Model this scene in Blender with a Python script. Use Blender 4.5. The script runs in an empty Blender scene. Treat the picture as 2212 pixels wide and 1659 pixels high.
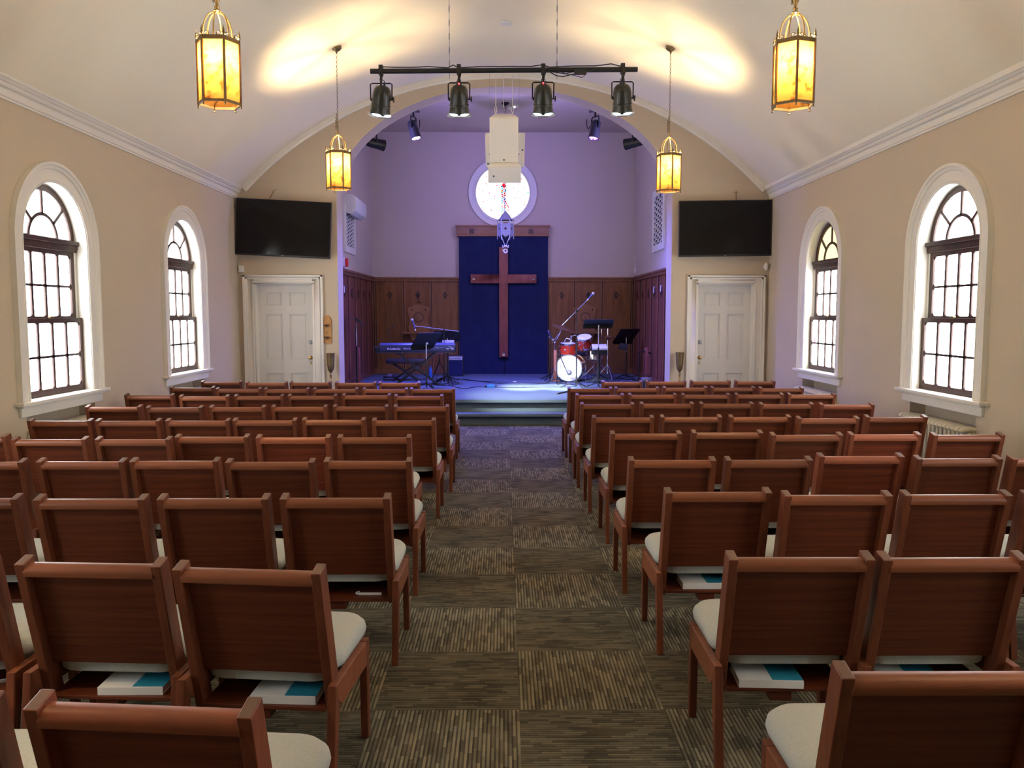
import bpy, bmesh, math, random
from mathutils import Vector, Matrix, Euler
from mathutils.geometry import tessellate_polygon
random.seed(7)
PI = math.pi
C = bpy.context.scene.collection
R = math.radians

# ------------------------------------------------------------------ camera maths (2212 x 1659 frame)
F = 1798.0; CX, CY = 1106.0, 829.5; EYE = 1.665
PIT = math.atan(152.5 / F); YAW = math.atan(17 / F * math.cos(PIT))
sp, cp, sw, cw = math.sin(PIT), math.cos(PIT), math.sin(YAW), math.cos(YAW)
FW = Vector((sw * cp, cw * cp, -sp)); RT = Vector((cw, -sw, 0)); UP = Vector((sw * sp, cw * sp, cp))
ORG = Vector((0, 0, EYE))
def ray(x, y): return FW + RT * ((x - CX) / F) + UP * ((CY - y) / F)
def aY(x, y, Y): r = ray(x, y); return ORG + r * (Y / r.y)
def aX(x, y, X): r = ray(x, y); return ORG + r * (X / r.x)
def aZ(x, y, Z): r = ray(x, y); return ORG + r * ((Z - EYE) / r.z)
STG = 0.36
def g(x, y): return aZ(x, y, STG)

cam_d = bpy.data.cameras.new('camera'); cam = bpy.data.objects.new('camera', cam_d); C.objects.link(cam)
cam_d.sensor_width = 36; cam_d.lens = F / 2212 * 36; cam_d.clip_start = 0.05
cam.matrix_world = Matrix(((RT.x, UP.x, -FW.x, 0), (RT.y, UP.y, -FW.y, 0), (RT.z, UP.z, -FW.z, EYE), (0, 0, 0, 1)))
bpy.context.scene.camera = cam

# ------------------------------------------------------------------ materials
def srgb(r, g_, b):
    f = lambda c: (c / 255) / 12.92 if c / 255 <= 0.04045 else ((c / 255 + 0.055) / 1.055) ** 2.4
    return (f(r), f(g_), f(b), 1)
def newmat(name):
    m = bpy.data.materials.new(name); m.use_nodes = True; nt = m.node_tree
    return m, nt, nt.nodes['Principled BSDF']
def pbr(name, col, rough=0.5, metal=0.0, var=0.0, scale=8.0, spec=0.5, bump=0.0, emit=None, es=0.0, coat=0.0):
    m, nt, b = newmat(name)
    b.inputs['Base Color'].default_value = (*col[:3], 1)
    b.inputs['Roughness'].default_value = rough; b.inputs['Metallic'].default_value = metal
    b.inputs['Specular IOR Level'].default_value = spec
    b.inputs['Coat Weight'].default_value = coat
    if emit: b.inputs['Emission Color'].default_value = (*emit[:3], 1); b.inputs['Emission Strength'].default_value = es
    if var or bump:
        tc = nt.nodes.new('ShaderNodeTexCoord'); n = nt.nodes.new('ShaderNodeTexNoise')
        n.inputs['Scale'].default_value = scale; n.inputs['Detail'].default_value = 4
        nt.links.new(tc.outputs['Object'], n.inputs['Vector'])
        if var:
            mx = nt.nodes.new('ShaderNodeMix'); mx.data_type = 'RGBA'
            mx.inputs[6].default_value = (*[c * (1 - var) for c in col[:3]], 1)
            mx.inputs[7].default_value = (*[min(1, c * (1 + var)) for c in col[:3]], 1)
            nt.links.new(n.outputs['Fac'], mx.inputs[0]); nt.links.new(mx.outputs[2], b.inputs['Base Color'])
        if bump:
            bp = nt.nodes.new('ShaderNodeBump'); bp.inputs['Strength'].default_value = bump; bp.inputs['Distance'].default_value = 0.004
            nt.links.new(n.outputs['Fac'], bp.inputs['Height']); nt.links.new(bp.outputs[0], b.inputs['Normal'])
    return m
def wood(name, dark, light, scale=(3, 3, 40), rough=0.35, tint=False, coat=0.0):
    m, nt, b = newmat(name); b.inputs['Roughness'].default_value = rough; b.inputs['Coat Weight'].default_value = coat; b.inputs['Specular IOR Level'].default_value = 0.32
    tc = nt.nodes.new('ShaderNodeTexCoord'); mp = nt.nodes.new('ShaderNodeMapping'); mp.inputs['Scale'].default_value = scale
    n = nt.nodes.new('ShaderNodeTexNoise'); n.inputs['Scale'].default_value = 1.0; n.inputs['Detail'].default_value = 5; n.inputs['Distortion'].default_value = 0.6
    cr = nt.nodes.new('ShaderNodeValToRGB'); cr.color_ramp.elements[0].position = 0.3; cr.color_ramp.elements[1].position = 0.72
    cr.color_ramp.elements[0].color = (*dark[:3], 1); cr.color_ramp.elements[1].color = (*light[:3], 1)
    nt.links.new(tc.outputs['Object'], mp.inputs[0]); nt.links.new(mp.outputs[0], n.inputs['Vector']); nt.links.new(n.outputs['Fac'], cr.inputs[0])
    if tint:
        oi = nt.nodes.new('ShaderNodeObjectInfo'); mx = nt.nodes.new('ShaderNodeMix'); mx.data_type = 'RGBA'; mx.blend_type = 'MULTIPLY'; mx.inputs[0].default_value = 1
        nt.links.new(cr.outputs[0], mx.inputs[6]); nt.links.new(oi.outputs['Color'], mx.inputs[7]); nt.links.new(mx.outputs[2], b.inputs['Base Color'])
    else: nt.links.new(cr.outputs[0], b.inputs['Base Color'])
    return m
def emis(name, col, s):
    m = bpy.data.materials.new(name); m.use_nodes = True; nt = m.node_tree; nt.nodes.clear()
    e = nt.nodes.new('ShaderNodeEmission'); o = nt.nodes.new('ShaderNodeOutputMaterial')
    e.inputs[0].default_value = (*col[:3], 1); e.inputs[1].default_value = s; nt.links.new(e.outputs[0], o.inputs[0]); return m

M = {}
M['wall'] = pbr('beige_wall_paint', (0.53, 0.445, 0.325), 0.75, var=0.03, scale=1.5, bump=0.06)
M['alcove'] = pbr('alcove_wall_paint', (0.55, 0.46, 0.385), 0.75, var=0.03, scale=1.5, bump=0.06)
M['vault'] = pbr('cream_plaster', (0.84, 0.77, 0.60), 0.7, var=0.025, scale=0.8, bump=0.15)
M['trim'] = pbr('white_gloss_paint', (0.76, 0.73, 0.65), 0.4)
M['door'] = pbr('door_paint', (0.70, 0.68, 0.62), 0.45)
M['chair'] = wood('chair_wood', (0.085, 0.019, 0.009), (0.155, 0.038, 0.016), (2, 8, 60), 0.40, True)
M['chairv_lit'] = wood('chair_wood_upright_lit', (0.110, 0.029, 0.014), (0.180, 0.053, 0.024), (30, 30, 3), 0.42, True)  # same wood as the panels, overhead light put into its lighter colour
M['chairr_lit'] = wood('chair_wood_rail_lit', (0.150, 0.043, 0.019), (0.245, 0.080, 0.034), (2, 30, 30), 0.42, True)  # lightest copy of the chair wood, light from above painted into the rails
M['endgrain'] = pbr('end_grain', (0.13, 0.065, 0.042), 0.5)
M['seat'] = pbr('grey_beige_fabric', (0.40, 0.41, 0.37), 0.95, var=0.12, scale=120, bump=0.5, spec=0.1)
M['sash'] = wood('dark_sash_wood', (0.035, 0.018, 0.014), (0.075, 0.032, 0.025), (20, 20, 4), 0.4)
M['panel'] = wood('brown_panelling', (0.17, 0.070, 0.028), (0.26, 0.115, 0.048), (14, 14, 1.6), 0.4)
M['panelr'] = wood('red_brown_panelling', (0.13, 0.042, 0.026), (0.19, 0.066, 0.038), (14, 14, 1.6), 0.4)
M['plaque'] = wood('carved_wood', (0.24, 0.105, 0.045), (0.32, 0.15, 0.07), (10, 10, 4), 0.45)
M['darkcarve'] = pbr('dark_carving', (0.03, 0.014, 0.01), 0.5)
M['cross'] = wood('stained_cross_wood', (0.20, 0.055, 0.04), (0.32, 0.10, 0.07), (12, 12, 3), 0.5)
M['valance'] = wood('valance_wood', (0.25, 0.12, 0.06), (0.34, 0.17, 0.09), (3, 14, 14), 0.45)
M['navy'] = pbr('navy_cloth', (0.016, 0.022, 0.075), 0.9, var=0.25, scale=3, spec=0.1)
M['stage'] = pbr('stage_carpet', (0.105, 0.135, 0.148), 0.95, var=0.18, scale=90, bump=0.3, spec=0.1)
M['brass'] = pbr('aged_brass', (0.42, 0.28, 0.11), 0.35, 0.9, var=0.2, scale=20)
M['brassd'] = pbr('dark_brass', (0.20, 0.14, 0.07), 0.42, 0.8, var=0.3, scale=25)
M['black'] = pbr('black_metal', (0.008, 0.008, 0.009), 0.42)
M['blackg'] = pbr('black_enamel_greenish', (0.014, 0.015, 0.011), 0.32)
M['plastic'] = pbr('black_plastic', (0.02, 0.02, 0.022), 0.5)
M['tv'] = pbr('tv_screen', (0.004, 0.004, 0.005), 0.12, spec=0.28)
M['chrome'] = pbr('chrome', (0.75, 0.75, 0.78), 0.16, 1.0)
M['whitep'] = pbr('white_plastic', (0.72, 0.71, 0.68), 0.45)
M['spk'] = pbr('white_speaker', (0.85, 0.82, 0.74), 0.55, var=0.02, scale=200)
M['spkg'] = pbr('speaker_grille_cloth', (0.74, 0.73, 0.67), 0.8)
M['badge'] = pbr('blue_badge', (0.08, 0.13, 0.2), 0.4)
M['red'] = pbr('red_plastic', (0.6, 0.02, 0.02), 0.4)
M['reddrum'] = pbr('red_lacquer', (0.26, 0.018, 0.008), 0.15, coat=0.4, var=0.4, scale=3)
M['drumhead'] = pbr('drum_head', (0.85, 0.85, 0.85), 0.5)
M['cym'] = pbr('cymbal_bronze', (0.42, 0.22, 0.12), 0.3, 0.9)
M['rad'] = pbr('radiator_enamel', (0.62, 0.58, 0.46), 0.4)
M['pine'] = wood('pine_board', (0.42, 0.20, 0.06), (0.55, 0.29, 0.10), (20, 20, 3), 0.5)
M['white'] = pbr('white_cover', (0.78, 0.78, 0.76), 0.5)
M['teal'] = pbr('teal_cover', (0.02, 0.24, 0.36), 0.5)
M['pages'] = pbr('page_edges', (0.70, 0.68, 0.62), 0.8)
M['blueobj'] = pbr('blue_box', (0.02, 0.12, 0.35), 0.4)
M['kbblue'] = pbr('blue_grey_keyboard_case', (0.07, 0.08, 0.16), 0.35)
M['lettering'] = pbr('white_lettering', (0.85, 0.85, 0.88), 0.4, emit=(0.8, 0.8, 1), es=0.0)
M['grey'] = pbr('grey_metal', (0.30, 0.30, 0.32), 0.4, 0.5)
M['silver'] = pbr('silver_panel', (0.62, 0.62, 0.66), 0.3, 0.3)
M['darkhole'] = pbr('dark_opening', (0.02, 0.02, 0.03), 0.8)
M['bulb'] = emis('lamp_bulb', (1.0, 0.74, 0.42), 1900.0)
M['daylight'] = emis('daylit_obscure_glass', (0.97, 0.98, 1.0), 6.0)
M['amberglass'] = emis('amber_daylit_glass', srgb(222, 205, 150), 0.95)
M['rose'] = emis('daylit_rose_glass', (1.0, 0.95, 0.98), 0.62)
M['pariris'] = emis('par_lamp_glow', (0.75, 0.9, 1.0), 4.0)
M['ledblue'] = emis('led_blue', (0.18, 0.12, 1.0), 14.0)
M['ledviolet'] = emis('led_violet', (0.45, 0.08, 1.0), 12.0)
M['ledwhite'] = emis('led_white', (0.75, 0.75, 1.0), 12.0)
M['ledred'] = emis('led_red', (1.0, 0.05, 0.05), 2.5)

# lantern glass: amber translucent
m = bpy.data.materials.new('amber_lantern_glass'); m.use_nodes = True; nt = m.node_tree; nt.nodes.clear()
o = nt.nodes.new('ShaderNodeOutputMaterial'); tr = nt.nodes.new('ShaderNodeBsdfTranslucent'); gl = nt.nodes.new('ShaderNodeBsdfGlossy'); mx = nt.nodes.new('ShaderNodeMixShader')
df = nt.nodes.new('ShaderNodeBsdfDiffuse'); mx2 = nt.nodes.new('ShaderNodeMixShader')
tc = nt.nodes.new('ShaderNodeTexCoord'); no = nt.nodes.new('ShaderNodeTexNoise'); no.inputs['Scale'].default_value = 14; cr = nt.nodes.new('ShaderNodeValToRGB')
cr.color_ramp.elements[0].position = 0.32; cr.color_ramp.elements[0].color = (0.040, 0.014, 0.002, 1); cr.color_ramp.elements[1].position = 0.5; cr.color_ramp.elements[1].color = (0.13, 0.054, 0.010, 1)
nt.links.new(tc.outputs['Object'], no.inputs['Vector']); nt.links.new(no.outputs['Fac'], cr.inputs[0]); nt.links.new(cr.outputs[0], tr.inputs[0]); nt.links.new(cr.outputs[0], df.inputs[0])
gl.inputs['Roughness'].default_value = 0.2; mx.inputs[0].default_value = 0.04; mx2.inputs[0].default_value = 0.25
nt.links.new(tr.outputs[0], mx2.inputs[1]); nt.links.new(df.outputs[0], mx2.inputs[2]); nt.links.new(mx2.outputs[0], mx.inputs[1]); nt.links.new(gl.outputs[0], mx.inputs[2]); nt.links.new(mx.outputs[0], o.inputs[0])
M['lglass'] = m

# carpet tiles: quarter-turned striped squares
m, nt, b = newmat('striped_carpet_tiles'); L = nt.links.new; b.inputs['Roughness'].default_value = 0.95; b.inputs['Specular IOR Level'].default_value = 0.08
def mth(op, a, c=None, d=None):
    n = nt.nodes.new('ShaderNodeMath'); n.operation = op
    for i, v in enumerate((a, c, d)):
        if v is None: continue
        if isinstance(v, (int, float)): n.inputs[i].default_value = v
        else: L(v, n.inputs[i])
    return n.outputs[0]
geo = nt.nodes.new('ShaderNodeNewGeometry'); sx = nt.nodes.new('ShaderNodeSeparateXYZ'); L(geo.outputs['Position'], sx.inputs[0])
u = mth('DIVIDE', mth('SUBTRACT', sx.outputs[0], 0.062), 0.61); v = mth('DIVIDE', mth('SUBTRACT', sx.outputs[1], 3.38), 0.61)
fu, fv = mth('FLOOR', u), mth('FLOOR', v)
par = mth('MODULO', mth('ADD', mth('ADD', fu, fv), 100), 2)
def mixf(f, a, c): return mth('ADD', mth('MULTIPLY', a, mth('SUBTRACT', 1, f)), mth('MULTIPLY', c, f))
ac = mixf(par, u, v); al = mixf(par, v, u)
idx = mth('FLOOR', mth('MULTIPLY', ac, 36)); fr = mth('FRACT', mth('MULTIPLY', ac, 36))
wn1 = nt.nodes.new('ShaderNodeTexWhiteNoise'); wn1.noise_dimensions = '1D'; L(idx, wn1.inputs['W'])
seg = mth('FLOOR', mth('ADD', mth('MULTIPLY', al, 7), mth('MULTIPLY', wn1.outputs['Value'], 7)))
cb = nt.nodes.new('ShaderNodeCombineXYZ'); L(idx, cb.inputs[0]); L(seg, cb.inputs[1]); L(mth('ADD', fu, mth('MULTIPLY', fv, 13)), cb.inputs[2])
wn2 = nt.nodes.new('ShaderNodeTexWhiteNoise'); L(cb.outputs[0], wn2.inputs['Vector'])
ns = nt.nodes.new('ShaderNodeTexNoise'); ns.inputs['Scale'].default_value = 160; L(geo.outputs['Position'], ns.inputs['Vector'])
ns2 = nt.nodes.new('ShaderNodeTexNoise'); ns2.inputs['Scale'].default_value = 5; L(geo.outputs['Position'], ns2.inputs['Vector'])
gap = mth('GREATER_THAN', fr, 0.42)
val = mth('MULTIPLY', mth('ADD', mth('MULTIPLY', wn2.outputs['Value'], 0.55), 0.25), mth('ADD', mth('MULTIPLY', gap, mixf(par, mth('ADD', 0.75, 0), mth('ADD', 0.35, 0))), 0.3))
val = mth('ADD', val, mth('MULTIPLY', mth('SUBTRACT', ns.outputs['Fac'], 0.5), 0.25)); val = mth('ADD', val, mth('MULTIPLY', mth('SUBTRACT', ns2.outputs['Fac'], 0.5), 0.35))
cr = nt.nodes.new('ShaderNodeValToRGB'); cr.color_ramp.elements[0].position = 0.05; cr.color_ramp.elements[1].position = 0.85
cr.color_ramp.elements[0].color = (0.036, 0.032, 0.024, 1); cr.color_ramp.elements[1].color = (0.245, 0.218, 0.150, 1)
L(val, cr.inputs[0]); L(cr.outputs[0], b.inputs['Base Color']); bp = nt.nodes.new('ShaderNodeBump'); bp.inputs['Strength'].default_value = 0.4; bp.inputs['Distance'].default_value = 0.004
L(val, bp.inputs['Height']); L(bp.outputs[0], b.inputs['Normal'])
M['carpet'] = m

# ------------------------------------------------------------------ mesh builder
class MB:
    def __init__(s): s.v = []; s.f = []; s.m = []; s.cur = 0; s.legs = []
    def add(s, vs, fs, mat=None):
        k = len(s.v); s.v += [tuple(p) for p in vs]; s.f += [tuple(i + k for i in f) for f in fs]; s.m += [s.cur if mat is None else mat] * len(fs); return s
    def box(s, c, d, rot=None, mat=None):
        c = Vector(c); vs = []
        for z in (-.5, .5):
            for x, y in ((-.5, -.5), (.5, -.5), (.5, .5), (-.5, .5)):
                p = Vector((x * d[0], y * d[1], z * d[2]))
                if rot is not None: p = rot @ p
                vs.append(c + p)
        return s.add(vs, [(3, 2, 1, 0), (4, 5, 6, 7), (0, 1, 5, 4), (1, 2, 6, 5), (2, 3, 7, 6), (3, 0, 4, 7)], mat)
    def bb(s, x0, x1, y0, y1, z0, z1, mat=None): return s.box(((x0 + x1) / 2, (y0 + y1) / 2, (z0 + z1) / 2), (abs(x1 - x0), abs(y1 - y0), abs(z1 - z0)), None, mat)
    def frame(s, p0, p1, up=(0, 0, 1)):
        d = (Vector(p1) - Vector(p0)).normalized(); u = Vector(up)
        if abs(d.dot(u)) > 0.99: u = Vector((1, 0, 0))
        a = d.cross(u).normalized(); return d, a, a.cross(d)
    def beam(s, p0, p1, w, h, up=(0, 0, 1), mat=None, w1=None, h1=None):
        p0, p1 = Vector(p0), Vector(p1); d, a, b = s.frame(p0, p1, up); vs = []
        for p, ww, hh in ((p0, w, h), (p1, w1 or w, h1 or h)):
            for i, j in ((-.5, -.5), (.5, -.5), (.5, .5), (-.5, .5)): vs.append(p + a * i * ww + b * j * hh)
        return s.add(vs, [(0, 1, 2, 3), (7, 6, 5, 4), (0, 4, 5, 1), (1, 5, 6, 2), (2, 6, 7, 3), (3, 7, 4, 0)], mat)
    def cyl(s, p0, p1, r0, r1=None, n=16, mat=None, cap=True):
        r1 = r0 if r1 is None else r1; p0, p1 = Vector(p0), Vector(p1); d, a, b = s.frame(p0, p1); vs = []
        for p, r in ((p0, r0), (p1, r1)):
            for i in range(n): t = 2 * PI * i / n; vs.append(p + a * r * math.cos(t) + b * r * math.sin(t))
        fs = [(i, (i + 1) % n, n + (i + 1) % n, n + i) for i in range(n)]
        if cap: fs += [tuple(reversed(range(n))), tuple(range(n, 2 * n))]
        return s.add(vs, fs, mat)
    def tube(s, pts, r, n=8, mat=None, closed=False):
        pts = [Vector(p) for p in pts]; N = len(pts); vs = []; pu = None
        for i, p in enumerate(pts):
            if closed: d = pts[(i + 1) % N] - pts[i - 1]
            else: d = pts[min(i + 1, N - 1)] - pts[max(i - 1, 0)]
            if d.length < 1e-9: d = Vector((0, 0, 1))
            d.normalize()
            if pu is None: pu = Vector((0, 0, 1)) if abs(d.z) < 0.9 else Vector((1, 0, 0))
            a = d.cross(pu).normalized(); bb_ = a.cross(d).normalized(); pu = bb_
            rr = r[i] if isinstance(r, (list, tuple)) else r
            for k in range(n): t = 2 * PI * k / n; vs.append(p + a * rr * math.cos(t) + bb_ * rr * math.sin(t))
        fs = []
        for i in range(N if closed else N - 1):
            j = (i + 1) % N
            for k in range(n): fs.append((i * n + k, i * n + (k + 1) % n, j * n + (k + 1) % n, j * n + k))
        if not closed: fs += [tuple(reversed(range(n))), tuple(range((N - 1) * n, N * n))]
        return s.add(vs, fs, mat)
    def lathe(s, prof, n=24, at=(0, 0, 0), rot=None, mat=None, ang=2 * PI):
        vs = []; at = Vector(at); K = len(prof)
        for i in range(n):
            t = ang * i / n
            for r, z in prof:
                p = Vector((r * math.cos(t), r * math.sin(t), z))
                if rot is not None: p = rot @ p
                vs.append(at + p)
        fs = [(i * K + k, ((i + 1) % n) * K + k, ((i + 1) % n) * K + k + 1, i * K + k + 1) for i in range(n) for k in range(K - 1)]
        return s.add(vs, fs, mat)
    def ball(s, c, r, n=12, mat=None, sc=(1, 1, 1)):
        k = n // 2; pr = [(max(1e-5, r * math.sin(PI * i / k)), -r * math.cos(PI * i / k)) for i in range(k + 1)]
        return s.lathe(pr, n, c, Matrix.Diagonal(Vector(sc)), mat)
    def plate(s, loops, mp, t0, t1, mat=None):
        """loops: [outer, hole, ...] 2D; mp(u, v, t) -> 3D; closed slab between t0 and t1"""
        tri = tessellate_polygon([[Vector((p[0], p[1], 0)) for p in l] for l in loops]); flat = [p for l in loops for p in l]; n = len(flat)
        vs = [mp(p[0], p[1], t0) for p in flat] + [mp(p[0], p[1], t1) for p in flat]
        fs = [tuple(t) for t in tri] + [tuple(i + n for i in reversed(t)) for t in tri]; k = 0
        for l in loops:
            m_ = len(l)
            for i in range(m_): a, b_ = k + i, k + (i + 1) % m_; fs.append((a, b_, b_ + n, a + n))
            k += m_
        return s.add(vs, fs, mat)
    def strip(s, pa, pb, mat=None):
        n = len(pa); return s.add(list(pa) + list(pb), [(i, i + 1, n + i + 1, n + i) for i in range(n - 1)], mat)
    def sweep(s, path, prof, closed=False, mat=None):
        """path: list of (point, axisA, axisB); prof list of (a, b); swept skin with caps"""
        K = len(prof); vs = []; N = len(path)
        for p, A, B in path:
            for a, b_ in prof: vs.append(Vector(p) + Vector(A) * a + Vector(B) * b_)
        fs = []
        for i in range(N if closed else N - 1):
            j = (i + 1) % N
            for k in range(K): fs.append((i * K + k, i * K + (k + 1) % K, j * K + (k + 1) % K, j * K + k))
        if not closed: fs += [tuple(reversed(range(K))), tuple(range((N - 1) * K, N * K))]
        return s.add(vs, fs, mat)
    def xf(s, mt): s.v = [tuple(mt @ Vector(p)) for p in s.v]; return s
    def build(s, name, mats, parent=None, bevel=0, smooth=35, seg=2):
        me = bpy.data.meshes.new(name); me.from_pydata(s.v, [], s.f)
        if not isinstance(mats, (list, tuple)): mats = [mats]
        for m_ in mats: me.materials.append(m_)
        for p, k in zip(me.polygons, s.m): p.material_index = k
        bm = bmesh.new(); bm.from_mesh(me); bmesh.ops.remove_doubles(bm, verts=bm.verts, dist=1e-6); bmesh.ops.recalc_face_normals(bm, faces=bm.faces)
        if bevel: 
            ed = [e for e in bm.edges if len(e.link_faces) == 2 and e.calc_face_angle(0) > R(30)]
            bmesh.ops.bevel(bm, geom=ed, offset=bevel, segments=seg, affect='EDGES', profile=0.5, clamp_overlap=True)
        bm.to_mesh(me); bm.free()
        if smooth:
            for p in me.polygons: p.use_smooth = True
            me.set_sharp_from_angle(angle=R(smooth))
        o = bpy.data.objects.new(name, me); C.objects.link(o)
        if parent is not None: o.parent = parent
        for lg in s.legs: lg.build('leg', mats, o)
        return o
def tag(o, label=None, cat=None, group=None, kind=None):
    if label: o['label'] = label
    if cat: o['category'] = cat
    if group: o['group'] = group
    if kind: o['kind'] = kind
    return o
def thing(name, label, cat, loc=(0, 0, 0), rz=0, group=None):
    o = bpy.data.objects.new(name, None); C.objects.link(o); o.location = loc; o.rotation_euler = (0, 0, rz); o.empty_display_size = 0.1
    return tag(o, label, cat, group)
def struct(o, label=None): return tag(o, label, None, None, 'structure')
def sroot(name, loc=(0, 0, 0)):
    o = bpy.data.objects.new(name, None); C.objects.link(o); o.location = loc; return tag(o, None, None, None, 'structure')
def kids(o): return [c for c in bpy.data.objects if c.parent == o]
def copy_tree(o, parent=None):
    c = o.copy(); C.objects.link(c)
    if parent is not None: c.parent = parent
    for ch in kids(o): copy_tree(ch, c)
    return c
def textmesh(body, name, mat, size, depth, loc, rot, parent, align='LEFT'):
    cu = bpy.data.curves.new(name, 'FONT'); cu.body = body; cu.size = size; cu.extrude = depth; cu.align_x = align; cu.resolution_u = 2
    t = bpy.data.objects.new(name, cu); C.objects.link(t); bpy.context.view_layer.update()
    me = bpy.data.meshes.new_from_object(t.evaluated_get(bpy.context.evaluated_depsgraph_get())); C.objects.unlink(t); bpy.data.objects.remove(t)
    me.name = name; me.materials.clear(); me.materials.append(mat)
    o = bpy.data.objects.new(name, me); C.objects.link(o); o.parent = parent; o.location = loc; o.rotation_euler = rot; return o
def arc(cx, cz, r, a0, a1, n): return [(cx + r * math.cos(a0 + (a1 - a0) * i / n), cz + r * math.sin(a0 + (a1 - a0) * i / n)) for i in range(n + 1)]

# ------------------------------------------------------------------ room constants
WX = 4.14; YB = -3.6; YF = 13.1; JT = 0.42
VR = 5.62; VC = -0.29; VX = 0.015
SL, SR, SB, SCZ = -2.84, 2.82, 18.07, 5.50
XZ = lambda u, v, t: (u, t, v)
YZ = lambda u, v, t: (t, u, v)

# floor
struct(MB().bb(-4.7, 4.7, YB - .2, YF + .6, -0.12, 0).build('floor', M['carpet'], smooth=0))
# vault
aa = math.asin(4.16 / VR)
inner = [(VX + VR * math.sin(a), VC + VR * math.cos(a)) for a in [aa - 2 * aa * i / 64 for i in range(65)]]
outer = [(VX + (VR + .15) * math.sin(a), VC + (VR + .15) * math.cos(a)) for a in [-aa + 2 * aa * i / 64 for i in range(65)]]
mb = MB(); K = 65
vs = [(x, y, z) for y in (YB - .1, YF) for x, z in inner] + [(x, y, z) for y in (YB - .1, YF) for x, z in reversed(outer)]
fs = [(i, i + 1, K + i + 1, K + i) for i in range(K - 1)] + [(2 * K + i, 3 * K + i, 3 * K + i + 1, 2 * K + i + 1) for i in range(K - 1)]
fs += [(i, 2 * K + i, 2 * K + i + 1, i + 1) for i in range(K - 1)] + [(K + i, K + i + 1, 3 * K + i + 1, 3 * K + i) for i in range(K - 1)]
struct(mb.add(vs, fs).build('ceiling', M['vault'], smooth=30))

# side walls with arched windows and radiator niches
WIN = [1.63, 4.72, 7.81, 10.88]; WHW = 0.557; SILL = 0.90; SPR = 2.31; WT = 0.36
def winloop(yc, hw=WHW, sill=SILL, spr=SPR, n=24): return [(yc - hw, sill), (yc + hw, sill)] + arc(yc, spr, hw, 0, PI, n)
for side, sx_ in (('left', -1), ('right', 1)):
    mb = MB(); loops = [[(YB - .2, 0), (YF + .1, 0), (YF + .1, 3.68), (YB - .2, 3.68)]]
    for yc in WIN: loops.append(winloop(yc)); loops.append([(yc - .60, .012), (yc + .60, .012), (yc + .60, .80), (yc - .60, .80)])
    mb.plate(loops, YZ, sx_ * WX, sx_ * (WX + WT))
    for yc in WIN: mb.bb(sx_ * (WX + .16), sx_ * (WX + .34), yc - .62, yc + .62, 0.0, .83)
    struct(mb.build('wall_' + side, M['wall'], smooth=0))
struct(MB().bb(-4.6, 4.6, YB - .3, YB, 0, 5.7).build('wall_back', M['wall'], smooth=0))

# front wall with proscenium arch and doors
AR_A = 2.605; AR_S = 3.44; AR_B = 1.69; ACX = 0.012
archl = [(ACX - AR_A, 0.02), (ACX + AR_A, 0.02)] + [(ACX + AR_A * math.cos(PI * i / 48), AR_S + AR_B * math.sin(PI * i / 48)) for i in range(49)]
DOORS = [(-3.90, -2.99), (3.035, 3.93)]
loops = [[(-4.5, 0), (4.5, 0), (4.5, 3.9), (3.6, 4.9), (0, 5.8), (-3.6, 4.9), (-4.5, 3.9)], archl] + [[(a, .01), (b_, .01), (b_, 2.14), (a, 2.14)] for a, b_ in DOORS]
struct(MB().plate(loops, XZ, YF, YF + JT).build('wall_front', M['wall'], smooth=25))

# cornices and arch band
prof = [(0, 3.43), (.014, 3.43), (.016, 3.448), (.026, 3.452), (.030, 3.505), (.034, 3.512), (.052, 3.522), (.060, 3.540), (.060, 3.550), (.074, 3.556), (.088, 3.575), (.098, 3.580), (.100, 3.60), (.095, 3.64), (0, 3.66)]
for n_, sx_ in ((1, -1), (2, 1)):
    struct(MB().sweep([((sx_ * WX, YB, 0), (-sx_, 0, 0), (0, 0, 1)), ((sx_ * WX, YF, 0), (-sx_, 0, 0), (0, 0, 1))], prof).build('trim_%d' % n_, M['trim'], smooth=20))
ab = math.asin(4.055 / VR); path = []
for i in range(65):
    a = -ab + 2 * ab * i / 64; path.append(((VX, YF, VC), (math.sin(a), 0, math.cos(a)), (0, -1, 0)))
struct(MB().sweep(path, [(VR + .02, 0), (VR - .085, 0), (VR - .085, .03), (VR - .06, .045), (VR + .02, .045)]).build('trim_3', M['trim'], smooth=30))
for n_, sx_ in (('left', -1), ('right', 1)):
    mb = MB()
    ys = [YB] + [v_ for yc in WIN for v_ in (yc - .60, yc + .60)] + [YF]
    for i in range(0, len(ys), 2): mb.bb(sx_ * WX, sx_ * (WX - .018), ys[i], ys[i + 1], 0, .16)
    struct(mb.build('baseboard_' + n_, M['trim'], smooth=0))

# alcove
mb = MB().bb(SL - .15, SL, YF + JT, SB + .1, 0, 5.6); struct(mb.build('wall_alcove_left', M['alcove'], smooth=0))
mb = MB().bb(SR, SR + .15, YF + JT, SB + .1, 0, 5.6); struct(mb.build('wall_alcove_right', M['alcove'], smooth=0))
RC = (-0.028, 4.238)
mb = MB().plate([[(SL - .1, 0), (SR + .1, 0), (SR + .1, 5.6), (SL - .1, 5.6)], arc(RC[0], RC[1], .60, 0, 2 * PI * 47 / 48, 47)], XZ, SB, SB + .25)
struct(mb.build('wall_alcove_back', M['alcove'], smooth=30))
struct(MB().bb(SL - .15, SR + .15, YF + JT - .02, SB + .2, SCZ, SCZ + .12).build('ceiling_alcove', M['alcove'], smooth=0))

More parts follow.
